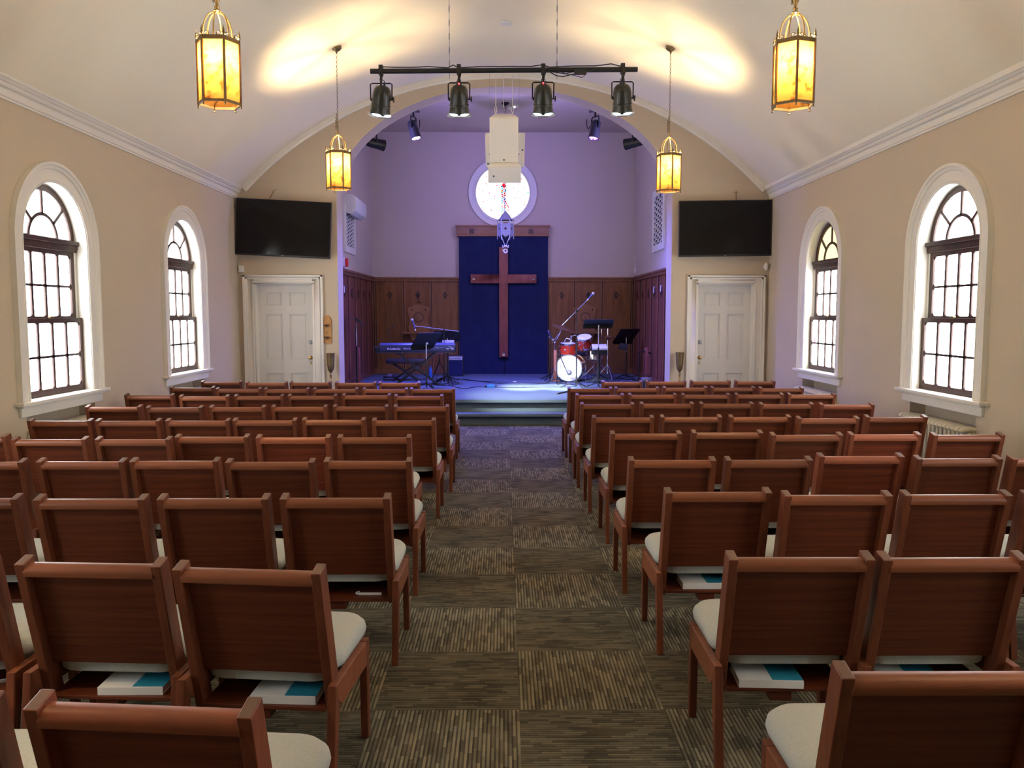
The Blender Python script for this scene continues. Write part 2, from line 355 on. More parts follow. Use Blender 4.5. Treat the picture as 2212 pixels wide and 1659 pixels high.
# stage platform, steps
mb = MB()
mb.bb(-2.80, 2.80, 12.66, YF + .2, 0, .31); mb.bb(SL + .0, SR - .0, YF, SB, 0, .30)
mb.bb(-2.83, 2.83, 12.57, YF + .01, .31, STG); mb.bb(ACX - AR_A, ACX + AR_A, YF, YF + JT, .30, STG); mb.bb(SL, SR, YF + JT, SB, .30, STG)
mb.bb(-2.80, 2.80, 12.355, 12.68, 0, .135); mb.bb(-2.83, 2.83, 12.265, 12.68, .135, .178)
struct(mb.build('floor_stage', M['stage'], bevel=.008, smooth=0))

# wood panelling
def diamond(mb, cx, cz, w, h, mp, t0, t1, mat=None):
    mb.plate([[(cx - w, cz), (cx, cz - h), (cx + w, cz), (cx, cz + h)]], mp, t0, t1, mat)
mb = MB(); Y0 = SB
mb.bb(SL, SR, Y0 - .025, Y0, STG, 2.38)
bx_ = [SL + .04, -2.76, -2.16, -1.56, -.99, .96, 1.515, 2.115, 2.74, SR - .04]
for x in bx_:
    for dx in (-.020, .020): mb.bb(x + dx - .009, x + dx + .009, Y0 - .045, Y0 - .02, STG, 2.36, 1)
    mb.bb(x - .011, x + .011, Y0 - .030, Y0 - .02, STG, 2.36, 2)
mb.bb(SL, SR, Y0 - .045, Y0, STG, STG + .11)
struct(mb.build('trim_4', [M['panel'], M['plaque'], M['darkcarve']], smooth=0))
mb = MB().bb(SL, SR, Y0 - .055, Y0, 2.345, 2.41); mb.bb(SL, SR, Y0 - .075, Y0, 2.40, 2.44)
struct(mb.build('trim_5', M['panel'], bevel=.004, smooth=0))
for n_, X0, s_ in ((6, SL, 1), (7, SR, -1)):
    mb = MB(); mb.bb(X0, X0 + s_ * .025, YF + JT, SB, STG, 2.38)
    for y in (13.85, 14.5, 15.15, 15.84, 16.5, 17.2, 17.85):
        mb.bb(X0, X0 + s_ * .034, y - .045, y + .045, STG, 2.36, 2); mb.bb(X0, X0 + s_ * .045, y - .022, y + .022, STG, 2.36, 1)
    mb.bb(X0, X0 + s_ * .05, YF + JT, SB, STG, STG + .11); mb.bb(X0, X0 + s_ * .06, YF + JT, SB, 2.345, 2.41); mb.bb(X0, X0 + s_ * .08, YF + JT, SB, 2.40, 2.44)
    struct(mb.build('trim_%d' % n_, [M['panelr'], M['cross'], M['darkcarve']], smooth=0))
dl = {-2.46: 'hollow diamond carving on panel left of the left plaque', -1.86: 'solid diamond carving above the left plaque', -1.27: 'diamond carving on panel beside left edge of navy backdrop',
      1.24: 'diamond carving on panel beside right edge of navy backdrop', 1.815: 'solid diamond carving above the right plaque', 2.42: 'diamond carving on panel right of the right plaque'}
for x in dl:
    mb = MB(); z = 2.055
    mb.plate([[(x - .052, z), (x, z - .085), (x + .052, z), (x, z + .085)], [(x - .028, z), (x, z - .045), (x + .028, z), (x, z + .045)]], XZ, Y0 - .034, Y0 - .02)
    if abs(x) > 1.5 and abs(x) < 2.3: diamond(mb, x, z, .03, .05, XZ, Y0 - .032, Y0 - .02)
    else: mb.plate([[(x - .004, z - .03), (x + .004, z - .03), (x + .004, z + .03), (x - .004, z + .03)]], XZ, Y0 - .032, Y0 - .02)
    tag(mb.build('diamond_carving', M['darkcarve'], smooth=0), dl[x], 'carving', 'diamond carvings on the back panelling')
sd = ('first', 'second', 'third', 'fourth', 'fifth')
for X0, s_, nm in ((SL, 1, 'left'), (SR, -1, 'right')):
    for i, y in enumerate((14.82, 15.5, 16.17, 16.85, 17.52)):
        mb = MB(); mb.plate([[(y - .07, 2.04), (y, 1.95), (y + .07, 2.04), (y, 2.13)]], YZ, X0 + s_ * .02, X0 + s_ * .034)
        tag(mb.build('diamond_carving', M['darkcarve'], smooth=0), 'small diamond carving on %s side panelling of stage, %s from the front' % (nm, sd[i]), 'carving', 'diamond carvings on the side panelling')

# ------------------------------------------------------------------ doors
def make_door(idx, a, b_, knob_left):
    r = sroot('door_%d' % idx, ((a + b_) / 2, YF, 0)); w = b_ - a; cx = 0.0; hw = w / 2
    # casing: outer frame swept profile on three sides
    mb = MB(); cwid = .165; ct = .12
    for x0, x1 in ((-hw - cwid, -hw), (hw, hw + cwid)):
        mb.bb(x0, x1, -.022, 0, 0, 2.14 + ct); 
    mb.bb(-hw, hw, -.022, 0, 2.14, 2.14 + ct)
    for e, d, t in ((0, .035, .05), (.035, .03, .036), (cwid - .028, .028, .032)):
        mb.bb(-hw - cwid + e, -hw - cwid + e + d, -t, 0, 0, 2.14 + ct - e); mb.bb(hw + cwid - e - d, hw + cwid - e, -t, 0, 0, 2.14 + ct - e)
        et = min(e, ct - .028)
        mb.bb(-hw - cwid + e, hw + cwid - e, -t, 0, 2.14 + ct - et - min(d, .03), 2.14 + ct - et)
    mb.build('door_casing', M['trim'], r, bevel=.003)
    mb = MB(); mb.bb(-hw, -hw + .02, 0, .3, 0, 2.14); mb.bb(hw - .02, hw, 0, .3, 0, 2.14); mb.bb(-hw, hw, 0, .3, 2.12, 2.14); mb.build('door_jamb', M['trim'], r, bevel=.002)
    # slab with six sunk panels
    mb = MB(); yy = .13; loops = [[(-hw + .02, .01), (hw - .02, .01), (hw - .02, 2.12), (-hw + .02, 2.12)]]
    c0, c1, c2, c3 = (-hw + .125, -.055, .055, hw - .125)
    rows = [(.20, .72), (.93, 1.66), (1.78, 2.00)]
    for x0, x1 in ((c0, c1), (c2, c3)):
        for z0, z1 in rows: loops.append([(x0, z0), (x1, z0), (x1, z1), (x0, z1)])
    mb.plate(loops, XZ, yy, yy + .045); mb.bb(-hw + .02, hw - .02, yy + .028, yy + .04, .01, 2.12)
    d = mb.build('door_leaf', M['door'], r, smooth=0)
    for x0, x1 in ((c0, c1), (c2, c3)):
        for z0, z1 in rows:
            pm = MB(); pm.plate([[(x0, z0), (x1, z0), (x1, z1), (x0, z1)], [(x0 + .012, z0 + .012), (x1 - .012, z0 + .012), (x1 - .012, z1 - .012), (x0 + .012, z1 - .012)]], XZ, yy + .010, yy + .029)
            pm.bb(x0 + .035, x1 - .035, yy + .022, yy + .029, z0 + .035, z1 - .035); pm.build('door_panel', M['door'], d, bevel=.002, smooth=0)
    kx = (-hw + .075) if knob_left else (hw - .075)
    rot = Matrix.Rotation(PI / 2, 3, 'X')
    mb = MB().lathe([(0, 0), (.030, 0), (.030, .006), (.012, .012), (.011, .035), (.024, .045), (.030, .058), (.024, .072), (0, .078)], 20, (kx, yy, .965), rot)
    mb.bb(kx - .012, kx + .012, yy - .004, yy, .86, .90); mb.build('door_knob', M['brass'], r)
    MB().lathe([(0, 0), (.034, 0), (.034, .012), (.028, .018), (.012, .020), (.010, .03), (0, .03)], 20, (kx, yy, 1.21), rot).build('deadbolt', M['grey'], r)
make_door(1, *DOORS[0], False); make_door(2, *DOORS[1], True)

# ------------------------------------------------------------------ windows
def make_window(idx, sx_, yc, amber=False, tagred=False):
    r = sroot('window_%d' % idx, (sx_ * WX, yc, 0)); s_ = sx_        # local x * s_ points into the wall
    mpi = lambda u, v, t: (s_ * t, u, v)
    hw = WHW
    def loopw(e, zb): return [(-hw - e, zb), (hw + e, zb)] + arc(0, SPR, hw + e, 0, PI, 28)
    def upath(e_lo=SILL):
        pa = [((0, hw, e_lo), (0, 1, 0))] + [((0, hw * math.cos(a), SPR + hw * math.sin(a)), (0, math.cos(a), math.sin(a))) for a in [PI * i / 36 for i in range(37)]] + [((0, -hw, e_lo), (0, -1, 0))]
        return [(p, n_, (s_, 0, 0)) for p, n_ in pa]
    CW = .175
    mb = MB().sweep(upath(), [(0, .01), (0, -.022), (.016, -.026), (.022, -.018), (CW * .62, -.018), (CW * .66, -.03), (CW * .80, -.034), (CW * .86, -.050), (CW, -.050), (CW, .01)]); mb.build('window_casing', M['trim'], r, smooth=25)
    mb = MB().sweep(upath(SILL - .02), [(-.010, -.015), (.004, -.015), (.004, WT - .02), (-.010, WT - .02)]); mb.build('jamb_lining', M['trim'], r, smooth=30)
    mb = MB(); mb.plate([[(-.78, SILL - .025), (.78, SILL - .025), (.78, SILL + .005), (-.78, SILL + .005)]], mpi, -.085, .02); mb.plate([[(-hw, SILL - .02), (hw, SILL - .02), (hw, SILL + .008), (-hw, SILL + .008)]], mpi, 0, .30)
    mb.plate([[(-.72, SILL - .125), (.72, SILL - .125), (.72, SILL - .02), (-.72, SILL - .02)]], mpi, -.028, 0); mb.plate([[(-.735, SILL - .045), (.735, SILL - .045), (.735, SILL - .02), (-.735, SILL - .02)]], mpi, -.05, 0)
    mb.build('window_sill', M['trim'], r, bevel=.004)
    TL, TU = .060, .105          # planes of lower and upper sash
    ih = hw - .012; ztr = 2.335; zm = 1.62
    def sash(z0, z1, t, name, hwid):
        mb = MB(); fw_ = .058
        lo = [[(-hwid, z0), (hwid, z0), (hwid, z1), (-hwid, z1)], [(-hwid + fw_, z0 + .06), (hwid - fw_, z0 + .06), (hwid - fw_, z1 - .045), (-hwid + fw_, z1 - .045)]]
        mb.plate(lo, mpi, t, t + .04)
        x0, x1 = -hwid + fw_, hwid - fw_
        for i in range(1, 4):
            x = x0 + (x1 - x0) * i / 4; mb.plate([[(x - .016, z0 + .05), (x + .016, z0 + .05), (x + .016, z1 - .04), (x - .016, z1 - .04)]], mpi, t + .004, t + .034)
        zz = (z0 + z1) / 2; mb.plate([[(x0 - .01, zz - .011), (x1 + .01, zz - .011), (x1 + .01, zz + .011), (x0 - .01, zz + .011)]], mpi, t + .004, t + .034)
        # small cusps where glazing bars meet
        for i in range(0, 5):
            x = x0 + (x1 - x0) * i / 4
            for z, h in ((zz, .034), (z0 + .058, .036), (z1 - .043, .036)):
                mb.plate([[(x - .034, z), (x, z - h), (x + .034, z), (x, z + h)]], mpi, t + .008, t + .03)
        return mb.build(name, M['sash'], r, smooth=0)
    sash(SILL + .01, zm, TL, 'lower_sash', ih); sash(zm - .04, ztr - .07, TU, 'upper_sash', ih - .035)
    mb = MB(); 
    for y0, y1 in ((-hw + .008, -ih + .035), (ih - .035, hw - .008)): mb.plate([[(y0, SILL), (y1, SILL), (y1, SPR + .05), (y0, SPR + .05)]], mpi, TU - .005, TU + .08)
    mb.build('pulley_stile', M['door'], r, smooth=0)
    mb = MB(); mb.plate([[(-hw + .012, ztr - .075), (hw - .012, ztr - .075), (hw - .012, ztr + .03), (-hw + .012, ztr + .03)]], mpi, TU - .02, TU + .06)
    mb.plate([[(-hw + .012, ztr - .01), (hw - .012, ztr - .01), (hw - .012, ztr + .03), (-hw + .012, ztr + .03)]], mpi, TL - .0, TU + .02); mb.plate([[(-hw + .012, ztr - .05), (hw - .012, ztr - .05), (hw - .012, ztr - .01), (-hw + .012, ztr - .01)]], mpi, TL + .02, TU + .02)
    mb.build('transom_bar', M['sash'], r, bevel=.003, smooth=0)
    # fanlight
    mb = MB(); ro = hw - .02; zc = ztr + .02; hh = (SPR + ro) - zc
    def ell(r_, n=24): return [(r_ * math.cos(PI * i / n), zc + (r_ * math.sin(PI * i / n)) * hh / ro) for i in range(n + 1)]
    mb.plate([ell(ro) + list(reversed(ell(ro - .06)))], mpi, TU, TU + .04); mb.plate([ell(.260) + list(reversed(ell(.226)))], mpi, TU + .004, TU + .034)
    for a in (42, 90, 138):
        c_, s2 = math.cos(R(a)), math.sin(R(a)); p = (.24 * c_, zc + .24 * s2 * hh / ro); q = ((ro - .03) * c_, zc + (ro - .03) * s2 * hh / ro); nx, nz = -s2 * .016, c_ * .016
        mb.plate([[(p[0] - nx, p[1] - nz), (q[0] - nx, q[1] - nz), (q[0] + nx, q[1] + nz), (p[0] + nx, p[1] + nz)]], mpi, TU + .004, TU + .034)
    mb.plate([[(-ro, zc - .02), (ro, zc - .02), (ro, zc + .02), (-ro, zc + .02)]], mpi, TU, TU + .04)
    mb.build('fanlight_frame', M['sash'], r, smooth=0)
    for z0, z1, t, nm in ((SILL + .03, zm - .02, TL + .018, 'lower_glass'), (zm - .03, ztr - .08, TU + .018, 'upper_glass')):
        MB().plate([[(-ih + .045, z0), (ih - .045, z0), (ih - .045, z1), (-ih + .045, z1)]], mpi, t, t + .004).build(nm, M['daylight'], r, smooth=0)
    MB().plate([ell(ro - .03)], mpi, TU + .018, TU + .022).build('fanlight_glass', M['amberglass'] if amber else M['daylight'], r, smooth=0)
    MB().plate([[(-hw, SILL - .05), (hw, SILL - .05)] + arc(0, SPR, hw, 0, PI, 20)], mpi, WT - .04, WT - .01).build('blocking_panel', M['darkhole'], r, smooth=0)  # added dark panel, unseen behind the glowing glass, blocks the opening
    mb = MB(); mb.box((s_ * (TL + .005), -.02, zm + .008), (.03, .06, .025)); mb.build('sash_lock', M['brassd'], r, bevel=.004)
    if tagred: tag(MB().plate([[(.34, 1.27), (.41, 1.27), (.41, 1.335), (.34, 1.335)]], mpi, TL + .008, TL + .014).build('red_sticker', pbr('red_sticker_backlit', (.8, .25, .28), .6, emit=(1, .25, .3), es=.8), r, smooth=0), 'small red square sticker on the lower glass')  # sticker glows by itself, daylight through it put into the colour
n_ = 1
for sx_ in (-1, 1):
    for i, yc in enumerate(WIN): make_window(n_, sx_, yc, amber=(sx_ == 1 and i == 3), tagred=(sx_ == 1 and i == 3)); n_ += 1

# round stained glass window
r = sroot('window_9', (RC[0], SB, RC[1]))
mb = MB()
for r0, r1, t in ((.60, .73, -.03), (.60, .63, -.05), (.69, .73, -.045)): mb.plate([arc(0, 0, r1, 0, 2 * PI * 63 / 64, 63), arc(0, 0, r0, 0, 2 * PI * 63 / 64, 63)], XZ, t, 0)
mb.build('window_casing', M['trim'], r, smooth=30)
MB().plate([arc(0, 0, .60, 0, 2 * PI * 63 / 64, 63), arc(0, 0, .575, 0, 2 * PI * 63 / 64, 63)], XZ, 0, .2).build('jamb_lining', M['trim'], r, smooth=30)
MB().plate([arc(0, 0, .59, 0, 2 * PI * 47 / 48, 47)], XZ, .12, .13).build('rose_glass', M['rose'], r, smooth=0)
cols = [srgb(*c) for c in ((225, 30, 60), (20, 90, 190), (250, 215, 40), (60, 200, 225), (220, 70, 200), (240, 120, 140), (120, 190, 140), (30, 25, 60))]
cm = [emis('stained_glass_%d' % i, c, 0.45) for i, c in enumerate(cols)]
mb = MB(); rnd = random.Random(3)
def shard(x, z, w, h, ci, rot=0):
    pts = [(-w, -h * .6), (w * .7, -h), (w, h * .5), (-w * .4, h)]; c_, s2 = math.cos(rot), math.sin(rot)
    mb.plate([[(x + px * c_ - pz * s2, z + px * s2 + pz * c_) for px, pz in pts]], XZ, .112, .119, ci)
for i in range(85):
    a = rnd.uniform(0, 2 * PI); rr = .56 * math.sqrt(rnd.random()); x, z = rr * math.cos(a), rr * math.sin(a)
    w_ = rnd.uniform(.006, .014); shard(x, z, w_, w_ * rnd.uniform(.6, 1.5), rnd.choice((5, 5, 0, 3, 6, 5, 4)), rnd.uniform(0, 3))
for i in range(16):
    z = .14 - i * .042; big = 1.0 if i < 8 else .6
    shard(-.015 + rnd.uniform(-.006, .006), z, .018 * big, .020, rnd.choice((0, 3, 2, 1, 5, 3)), rnd.uniform(-.4, .4)); shard(.03 + rnd.uniform(-.006, .006), z - .012, .018 * big, .020, rnd.choice((0, 0, 4, 1, 3)), rnd.uniform(-.4, .4))
shard(.02, .16, .07, .016, 0); shard(.02, .19, .035, .028, 0); shard(.0, .145, .05, .013, 7); shard(.06, .06, .018, .03, 1); shard(-.03, .04, .016, .026, 2)
for k in range(7): shard(.05 + k * .012, -.16 - k * .022, .010, .016, 0, .6)
mb.build('coloured_glass_piece', cm, r, smooth=0)
MB().bb(-.62, .62, .20, .24, -.62, .62).build('blocking_panel', M['darkhole'], r, smooth=0)  # unseen blocker added behind the rose glass

# ------------------------------------------------------------------ chairs
def pillow(mb, w, d, z0, prof, rad=.09, n=6, yo=0):
    """stacked rounded rectangles: prof = [(inset, z)]"""
    loops = []
    for ins, z in prof:
        hw, hd, r_ = w / 2 - ins, d / 2 - ins, max(rad - ins * .3, .02); pts = []
        for cx, cy, a0 in ((hw - r_, hd - r_, 0), (-hw + r_, hd - r_, PI / 2), (-hw + r_, -hd + r_, PI), (hw - r_, -hd + r_, 1.5 * PI)):
            for i in range(n + 1): a = a0 + PI / 2 * i / n; pts.append((cx + r_ * math.cos(a), cy + r_ * math.sin(a) + yo, z0 + z))
        loops.append(pts)
    K = len(loops[0]); vs = [p for l in loops for p in l]
    fs = [(j * K + i, j * K + (i + 1) % K, (j + 1) * K + (i + 1) % K, (j + 1) * K + i) for j in range(len(loops) - 1) for i in range(K)]
    fs += [tuple(reversed(range(K))), tuple(range((len(loops) - 1) * K, len(loops) * K))]
    return mb.add(vs, fs)
CH = 0.815
def lean(z): return -.005 + .14 * (CH - z) / .54          # y of the back edge of the post at height z
def make_chair():
    t = thing('wooden_chair', 'x', 'chair')
    mb = MB(); pillow(mb, .530, .47, .357, [(.035, 0), (.022, .004), (.020, .035), (.004, .045), (0, .065), (.004, .085), (.018, .102), (.05, .113), (.10, .119), (.16, .122)], .10, yo=.375)
    mb.build('seat_cushion', M['seat'], t, smooth=60)
    for s_ in (-1, 1):
        mb = MB(); x = s_ * .2395
        mb.beam((x, lean(.27) + .035, .27), (x, lean(CH) + .035, CH), .033, .07, up=(0, 1, 0)); mb.m[1] = 1; mb.build('back_post', [M['chairv_lit'], M['endgrain']], t, bevel=.003, smooth=0)
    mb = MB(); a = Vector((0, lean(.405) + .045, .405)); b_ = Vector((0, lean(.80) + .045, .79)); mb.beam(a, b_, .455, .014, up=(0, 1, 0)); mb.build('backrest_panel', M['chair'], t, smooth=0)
    mb = MB(); z = .785; pts = []
    y = lean(z) + .028
    pr = [(-.026, -.024), (-.030, -.010), (-.028, .002), (-.020, .012), (-.006, .018), (.018, .017), (.030, .008), (.032, -.010), (.02, -.028)]
    mb.sweep([((-.228, y, z), (0, 1, 0), (0, 0, 1)), ((.228, y, z), (0, 1, 0), (0, 0, 1))], pr); mb.build('top_rail', M['chairr_lit'], t, smooth=50)
    mb = MB(); a = Vector((0, lean(.46) + .075, .47)); b_ = Vector((0, lean(.77) + .075, .755)); mb.beam(a, b_, .43, .035, up=(0, 1, 0)); mb.build('back_cushion', M['seat'], t, bevel=.012)
    for s_ in (-1, 1):
        x = s_ * .2690
        mb = MB(); mb.plate([[(.485, .395), (.485, .30), (.13, .30), (.09, .33), (.060, .395)]], YZ, x - .0145, x + .0145); mb.build('seat_rail', M['chairr_lit'], t, bevel=.003, smooth=0)
        mb = MB(); mb.plate([[(.450, .398), (.496, .398), (.490, .0), (.460, .0)]], YZ, x - .015, x + .015); mb.build('front_leg', M['chairv_lit'], t, bevel=.003, smooth=0)
        mb = MB(); mb.plate([[(.058, .397), (.102, .31), (.040, .0), (.008, .0)]], YZ, x - .015, x + .015); mb.build('rear_leg', M['chairv_lit'], t, bevel=.003, smooth=0)
    mb = MB().bb(-.225, .225, .115, .46, .275, .289); mb.bb(-.225, .225, .45, .465, .275, .31)
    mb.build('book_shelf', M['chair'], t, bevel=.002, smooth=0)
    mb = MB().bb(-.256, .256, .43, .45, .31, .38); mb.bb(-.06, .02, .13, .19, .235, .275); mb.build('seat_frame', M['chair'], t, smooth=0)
    return t
CHAIRS = {
 'left': [
  [(-545, -30, 1500, 1500), (36, 543, 1496, 1515)],
  [(-357, -14, 1203, 1203), (20, 349, 1203, 1208), (367, 690, 1214, 1223)],
  [(-218, 46, 1069), (66, 312, 1070), (337, 577, 1069), (604, 840, 1068)],
  [(-150, 52, 992), (73, 268, 991), (281, 467, 990), (486, 676, 992), (699, 887, 990)],
  [(-152, 17, 938), (20, 185, 944), (204, 365, 944), (376, 535, 939), (553, 710, 940), (729, 886, 940)],
  [(56, 196, 905), (205, 343, 905), (357, 492, 905), (503, 637, 904), (653, 786, 903), (805, 938, 904)],
  [(182, 303, 875.5), (314, 435, 877), (451, 571, 876), (585, 705, 875.5), (719, 837, 875), (851, 968, 875)],
  [(267, 373, 851), (386, 492, 853.5), (505, 611, 852.5), (621, 726, 852), (738, 843, 851), (852, 956, 852.5)],
  [(367, 461, 835), (467, 561, 837.5), (571, 665, 838), (677, 771, 838), (784, 879, 838), (888, 980, 838)],
  [(434, 521, 822.5), (531, 618, 824.5), (626, 713, 824), (725, 810, 824.5), (820, 905, 824.5)]],
 'right': [
  [(1801, 2310, 1434)],
  [(1578, 1892, 1193.5), (1912, 2226, 1194)],
  [(1437, 1672, 1055.5), (1694, 1934, 1062), (1951, 2197, 1061), (2215, 2458, 1061)],
  [(1360, 1548, 988), (1570, 1758, 987.5), (1770, 1957, 980), (1981, 2171, 985), (2188, 2375, 985)],
  [(1320, 1474, 932), (1495, 1651, 930), (1667, 1824, 935), (1835, 1995, 934), (2014, 2177, 935)],
  [(1281, 1413, 898), (1428, 1561, 897), (1577, 1711, 897), (1724, 1859, 900), (1872, 2006, 897)],
  [(1255, 1370, 870), (1384, 1500, 869), (1512, 1630, 869), (1642, 1760, 870), (1773, 1891, 871)],
  [(1244, 1349, 850.5), (1359, 1462, 850), (1474, 1578, 850), (1589, 1694, 849.5), (1704, 1807, 849.5)],
  [(1228, 1322, 836.5), (1329, 1424, 836), (1434, 1528, 835), (1537, 1632, 835), (1641, 1738, 836)],
  [(1301.6, 1386.7, 822.5), (1397.6, 1482, 822), (1493, 1579, 821.5), (1589, 1676, 821.5)]]}
orow = ('nearest row', 'second row from the camera', 'third row from the camera', 'fourth row from the camera', 'fifth row from the camera', 'sixth row from the camera',
        'fifth row from the stage', 'fourth row from the stage', 'third row from the stage', 'second row from the stage', 'first row from the stage')
rowname = orow[:6] + ('fourth row from the stage', 'third row from the stage', 'second row from the stage', 'row closest to the stage')
ordn = ('beside', 'second from', 'third from', 'fourth from', 'fifth from', 'sixth from')
proto = make_chair(); first = True; CPOS = {}
rnd = random.Random(11)
redder = {('left', 4, 4): 1.45, ('left', 4, 0): 1.3, ('left', 4, 1): 1.25, ('right', 4, 3): 1.5, ('right', 3, 2): 1.35, ('left', 3, 2): 1.15, ('right', 6, 4): 1.3, ('left', 0, 1): 1.2}
for side in ('left', 'right'):
    for ri, row in enumerate(CHAIRS[side]):
        cnt = len(row)
        for ci, c in enumerate(row):
            x0, x1, ya = c[0], c[1], c[2]; yb = c[3] if len(c) > 3 else ya
            pa, pb = aZ(x0, ya, CH), aZ(x1, yb, CH); Yo = (pa.y + pb.y) / 2 - .06
            rz = math.atan2(pb.y - pa.y, pb.x - pa.x) if len(c) > 3 else rnd.uniform(-.012, .012)
            rr_ = ray((x0 + x1) / 2, ya + 4); X = rr_.x * ((Yo - .005) / rr_.y)
            k = (cnt - 1 - ci) if side == 'left' else ci
            o = proto if first else copy_tree(proto); first = False
            o.location = (X, Yo, 0); o.rotation_euler = (0, 0, rz)
            lab = 'reddish brown wooden chair, %s the aisle, %s block, %s' % (ordn[k], side, rowname[ri])
            tag(o, lab, 'chair', 'wooden chairs in rows facing the stage')
            f = redder.get((side, ri, ci), 1.0) * rnd.uniform(.85, 1.12); col = (f, f * (0.92 if f > 1.2 else 1), f * .95, 1)
            for ch in kids(o): ch.color = col
            CPOS[(side, ri, k)] = o

# books and clips on the shelves below the seats
def book_proto():
    t = thing('hymn_book', 'x', 'book')
    mb = MB().bb(-.118, .118, -.082, .082, 0, .003).bb(-.118, .118, -.082, .082, .027, .030).bb(-.118, .118, -.083, -.080, 0, .030); cv_ = mb.build('cover', M['white'], t, bevel=.001, smooth=0)
    MB().bb(-.114, .114, -.08, .077, .003, .027).build('pages', M['pages'], t, smooth=0)
    MB().bb(.005, .118, -.078, .08, .030, .0306).build('cover_block', M['teal'], cv_, smooth=0)
    return t
bp_ = None
for key, dx, dy, rz, lab in ((('left', 1, 1), .075, .205, .0, 'white and teal paperback on shelf under second chair from aisle, left block'),
        (('left', 1, 0), .085, .205, -.06, 'white and teal paperback on shelf under aisle chair, left block'),
        (('right', 1, 0), -.055, .195, -.06, 'white and teal paperback on shelf under aisle chair, second row, right block'),
        (('right', 1, 1), -.075, .215, -.12, 'white and teal paperback half hidden behind the nearest right chair'),
        (('right', 2, 0), -.02, .215, -.0, 'white and teal paperback on shelf under third row aisle chair, right block'),
        (('left', 3, 2), .12, .23, .0, 'teal edged paperback barely visible between third row chairs, left block')):
    if bp_ is None: b_ = bp_ = book_proto()
    else: b_ = copy_tree(bp_)
    ch = CPOS[key]; b_.location = (ch.location.x + dx, ch.location.y + dy, .2892); b_.rotation_euler = (0, 0, rz); tag(b_, lab, 'book', 'paperbacks under the seats')
for key, dx, dy, rz, lab in ((('left', 2, 0), .13, .175, .0, 'white plastic hook clip on shelf of third row aisle chair'), (('left', 2, 0), -.17, .16, .9, 'white plastic clip lying at left end of the third row aisle chair shelf'),
        (('left', 1, 2), .12, .20, .5, 'white plastic hook clip on shelf at the left edge of the photo')):
    ch = CPOS[key]; mb = MB(); mb.beam((-.055, 0, .006), (.055, 0, .006), .010, .010); mb.tube([(-.055 + .016 * math.cos(a), .014 + .016 * math.sin(a), .006) for a in [-PI / 2 - i * PI / 8 for i in range(9)]], .004, 6)
    o = mb.build('hook_clip', M['white']); o.location = (ch.location.x + dx, ch.location.y + dy, .2892); o.rotation_euler = (0, 0, rz); tag(o, lab, 'clip', 'white clips under the seats')
o = MB().bb(-.05, .05, -.06, .06, 0, .004).build('paper_slip', M['white'], smooth=0); ch = CPOS[('right', 3, 0)]; o.location = (ch.location.x + .06, ch.location.y + .2, .2893); tag(o, 'white paper slip on shelf under fourth row aisle chair, right block', 'paper')

# ------------------------------------------------------------------ radiators
def make_radiator(sx_, yc, lab):
    t = thing('cast_iron_radiator', lab, 'radiator', (sx_ * (WX - .035), yc - .03, 0), 0, 'radiators below the windows')
    N = 17; 
    for i in range(N):
        y = -.56 + i * 1.12 / (N - 1); mb = MB()
        for k in range(4):
            x = -sx_ * (-.075 + k * .05)
            mb.tube([(x, y, .09), (x, y, .62)], .019, 8)
        for z in (.10, .62): mb.tube([(.095, y, z), (.08, y, z + .018), (0, y, z + .026), (-.08, y, z + .018), (-.095, y, z)], .027, 8)
        for x in (-.075, .075): mb.tube([(x, y, 0), (x, y, .1)], .014, 6) if i in (0, N - 1) else None
        mb.build('radiator_column', M['rad'], t, smooth=50)
    mb = MB().cyl((0, -.56, .12), (0, .56, .12), .03, n=10).cyl((0, -.56, .6), (0, .56, .6), .03, n=10); mb.build('header_pipe', M['rad'], t)
    return t
make_radiator(1, WIN[2], 'cream cast iron radiator under the nearer right window')
make_radiator(1, WIN[3], 'cream cast iron radiator under the farther right window')
make_radiator(-1, WIN[2], 'cream cast iron radiator under the nearer left window')
make_radiator(-1, WIN[3], 'cream cast iron radiator under the farther left window')

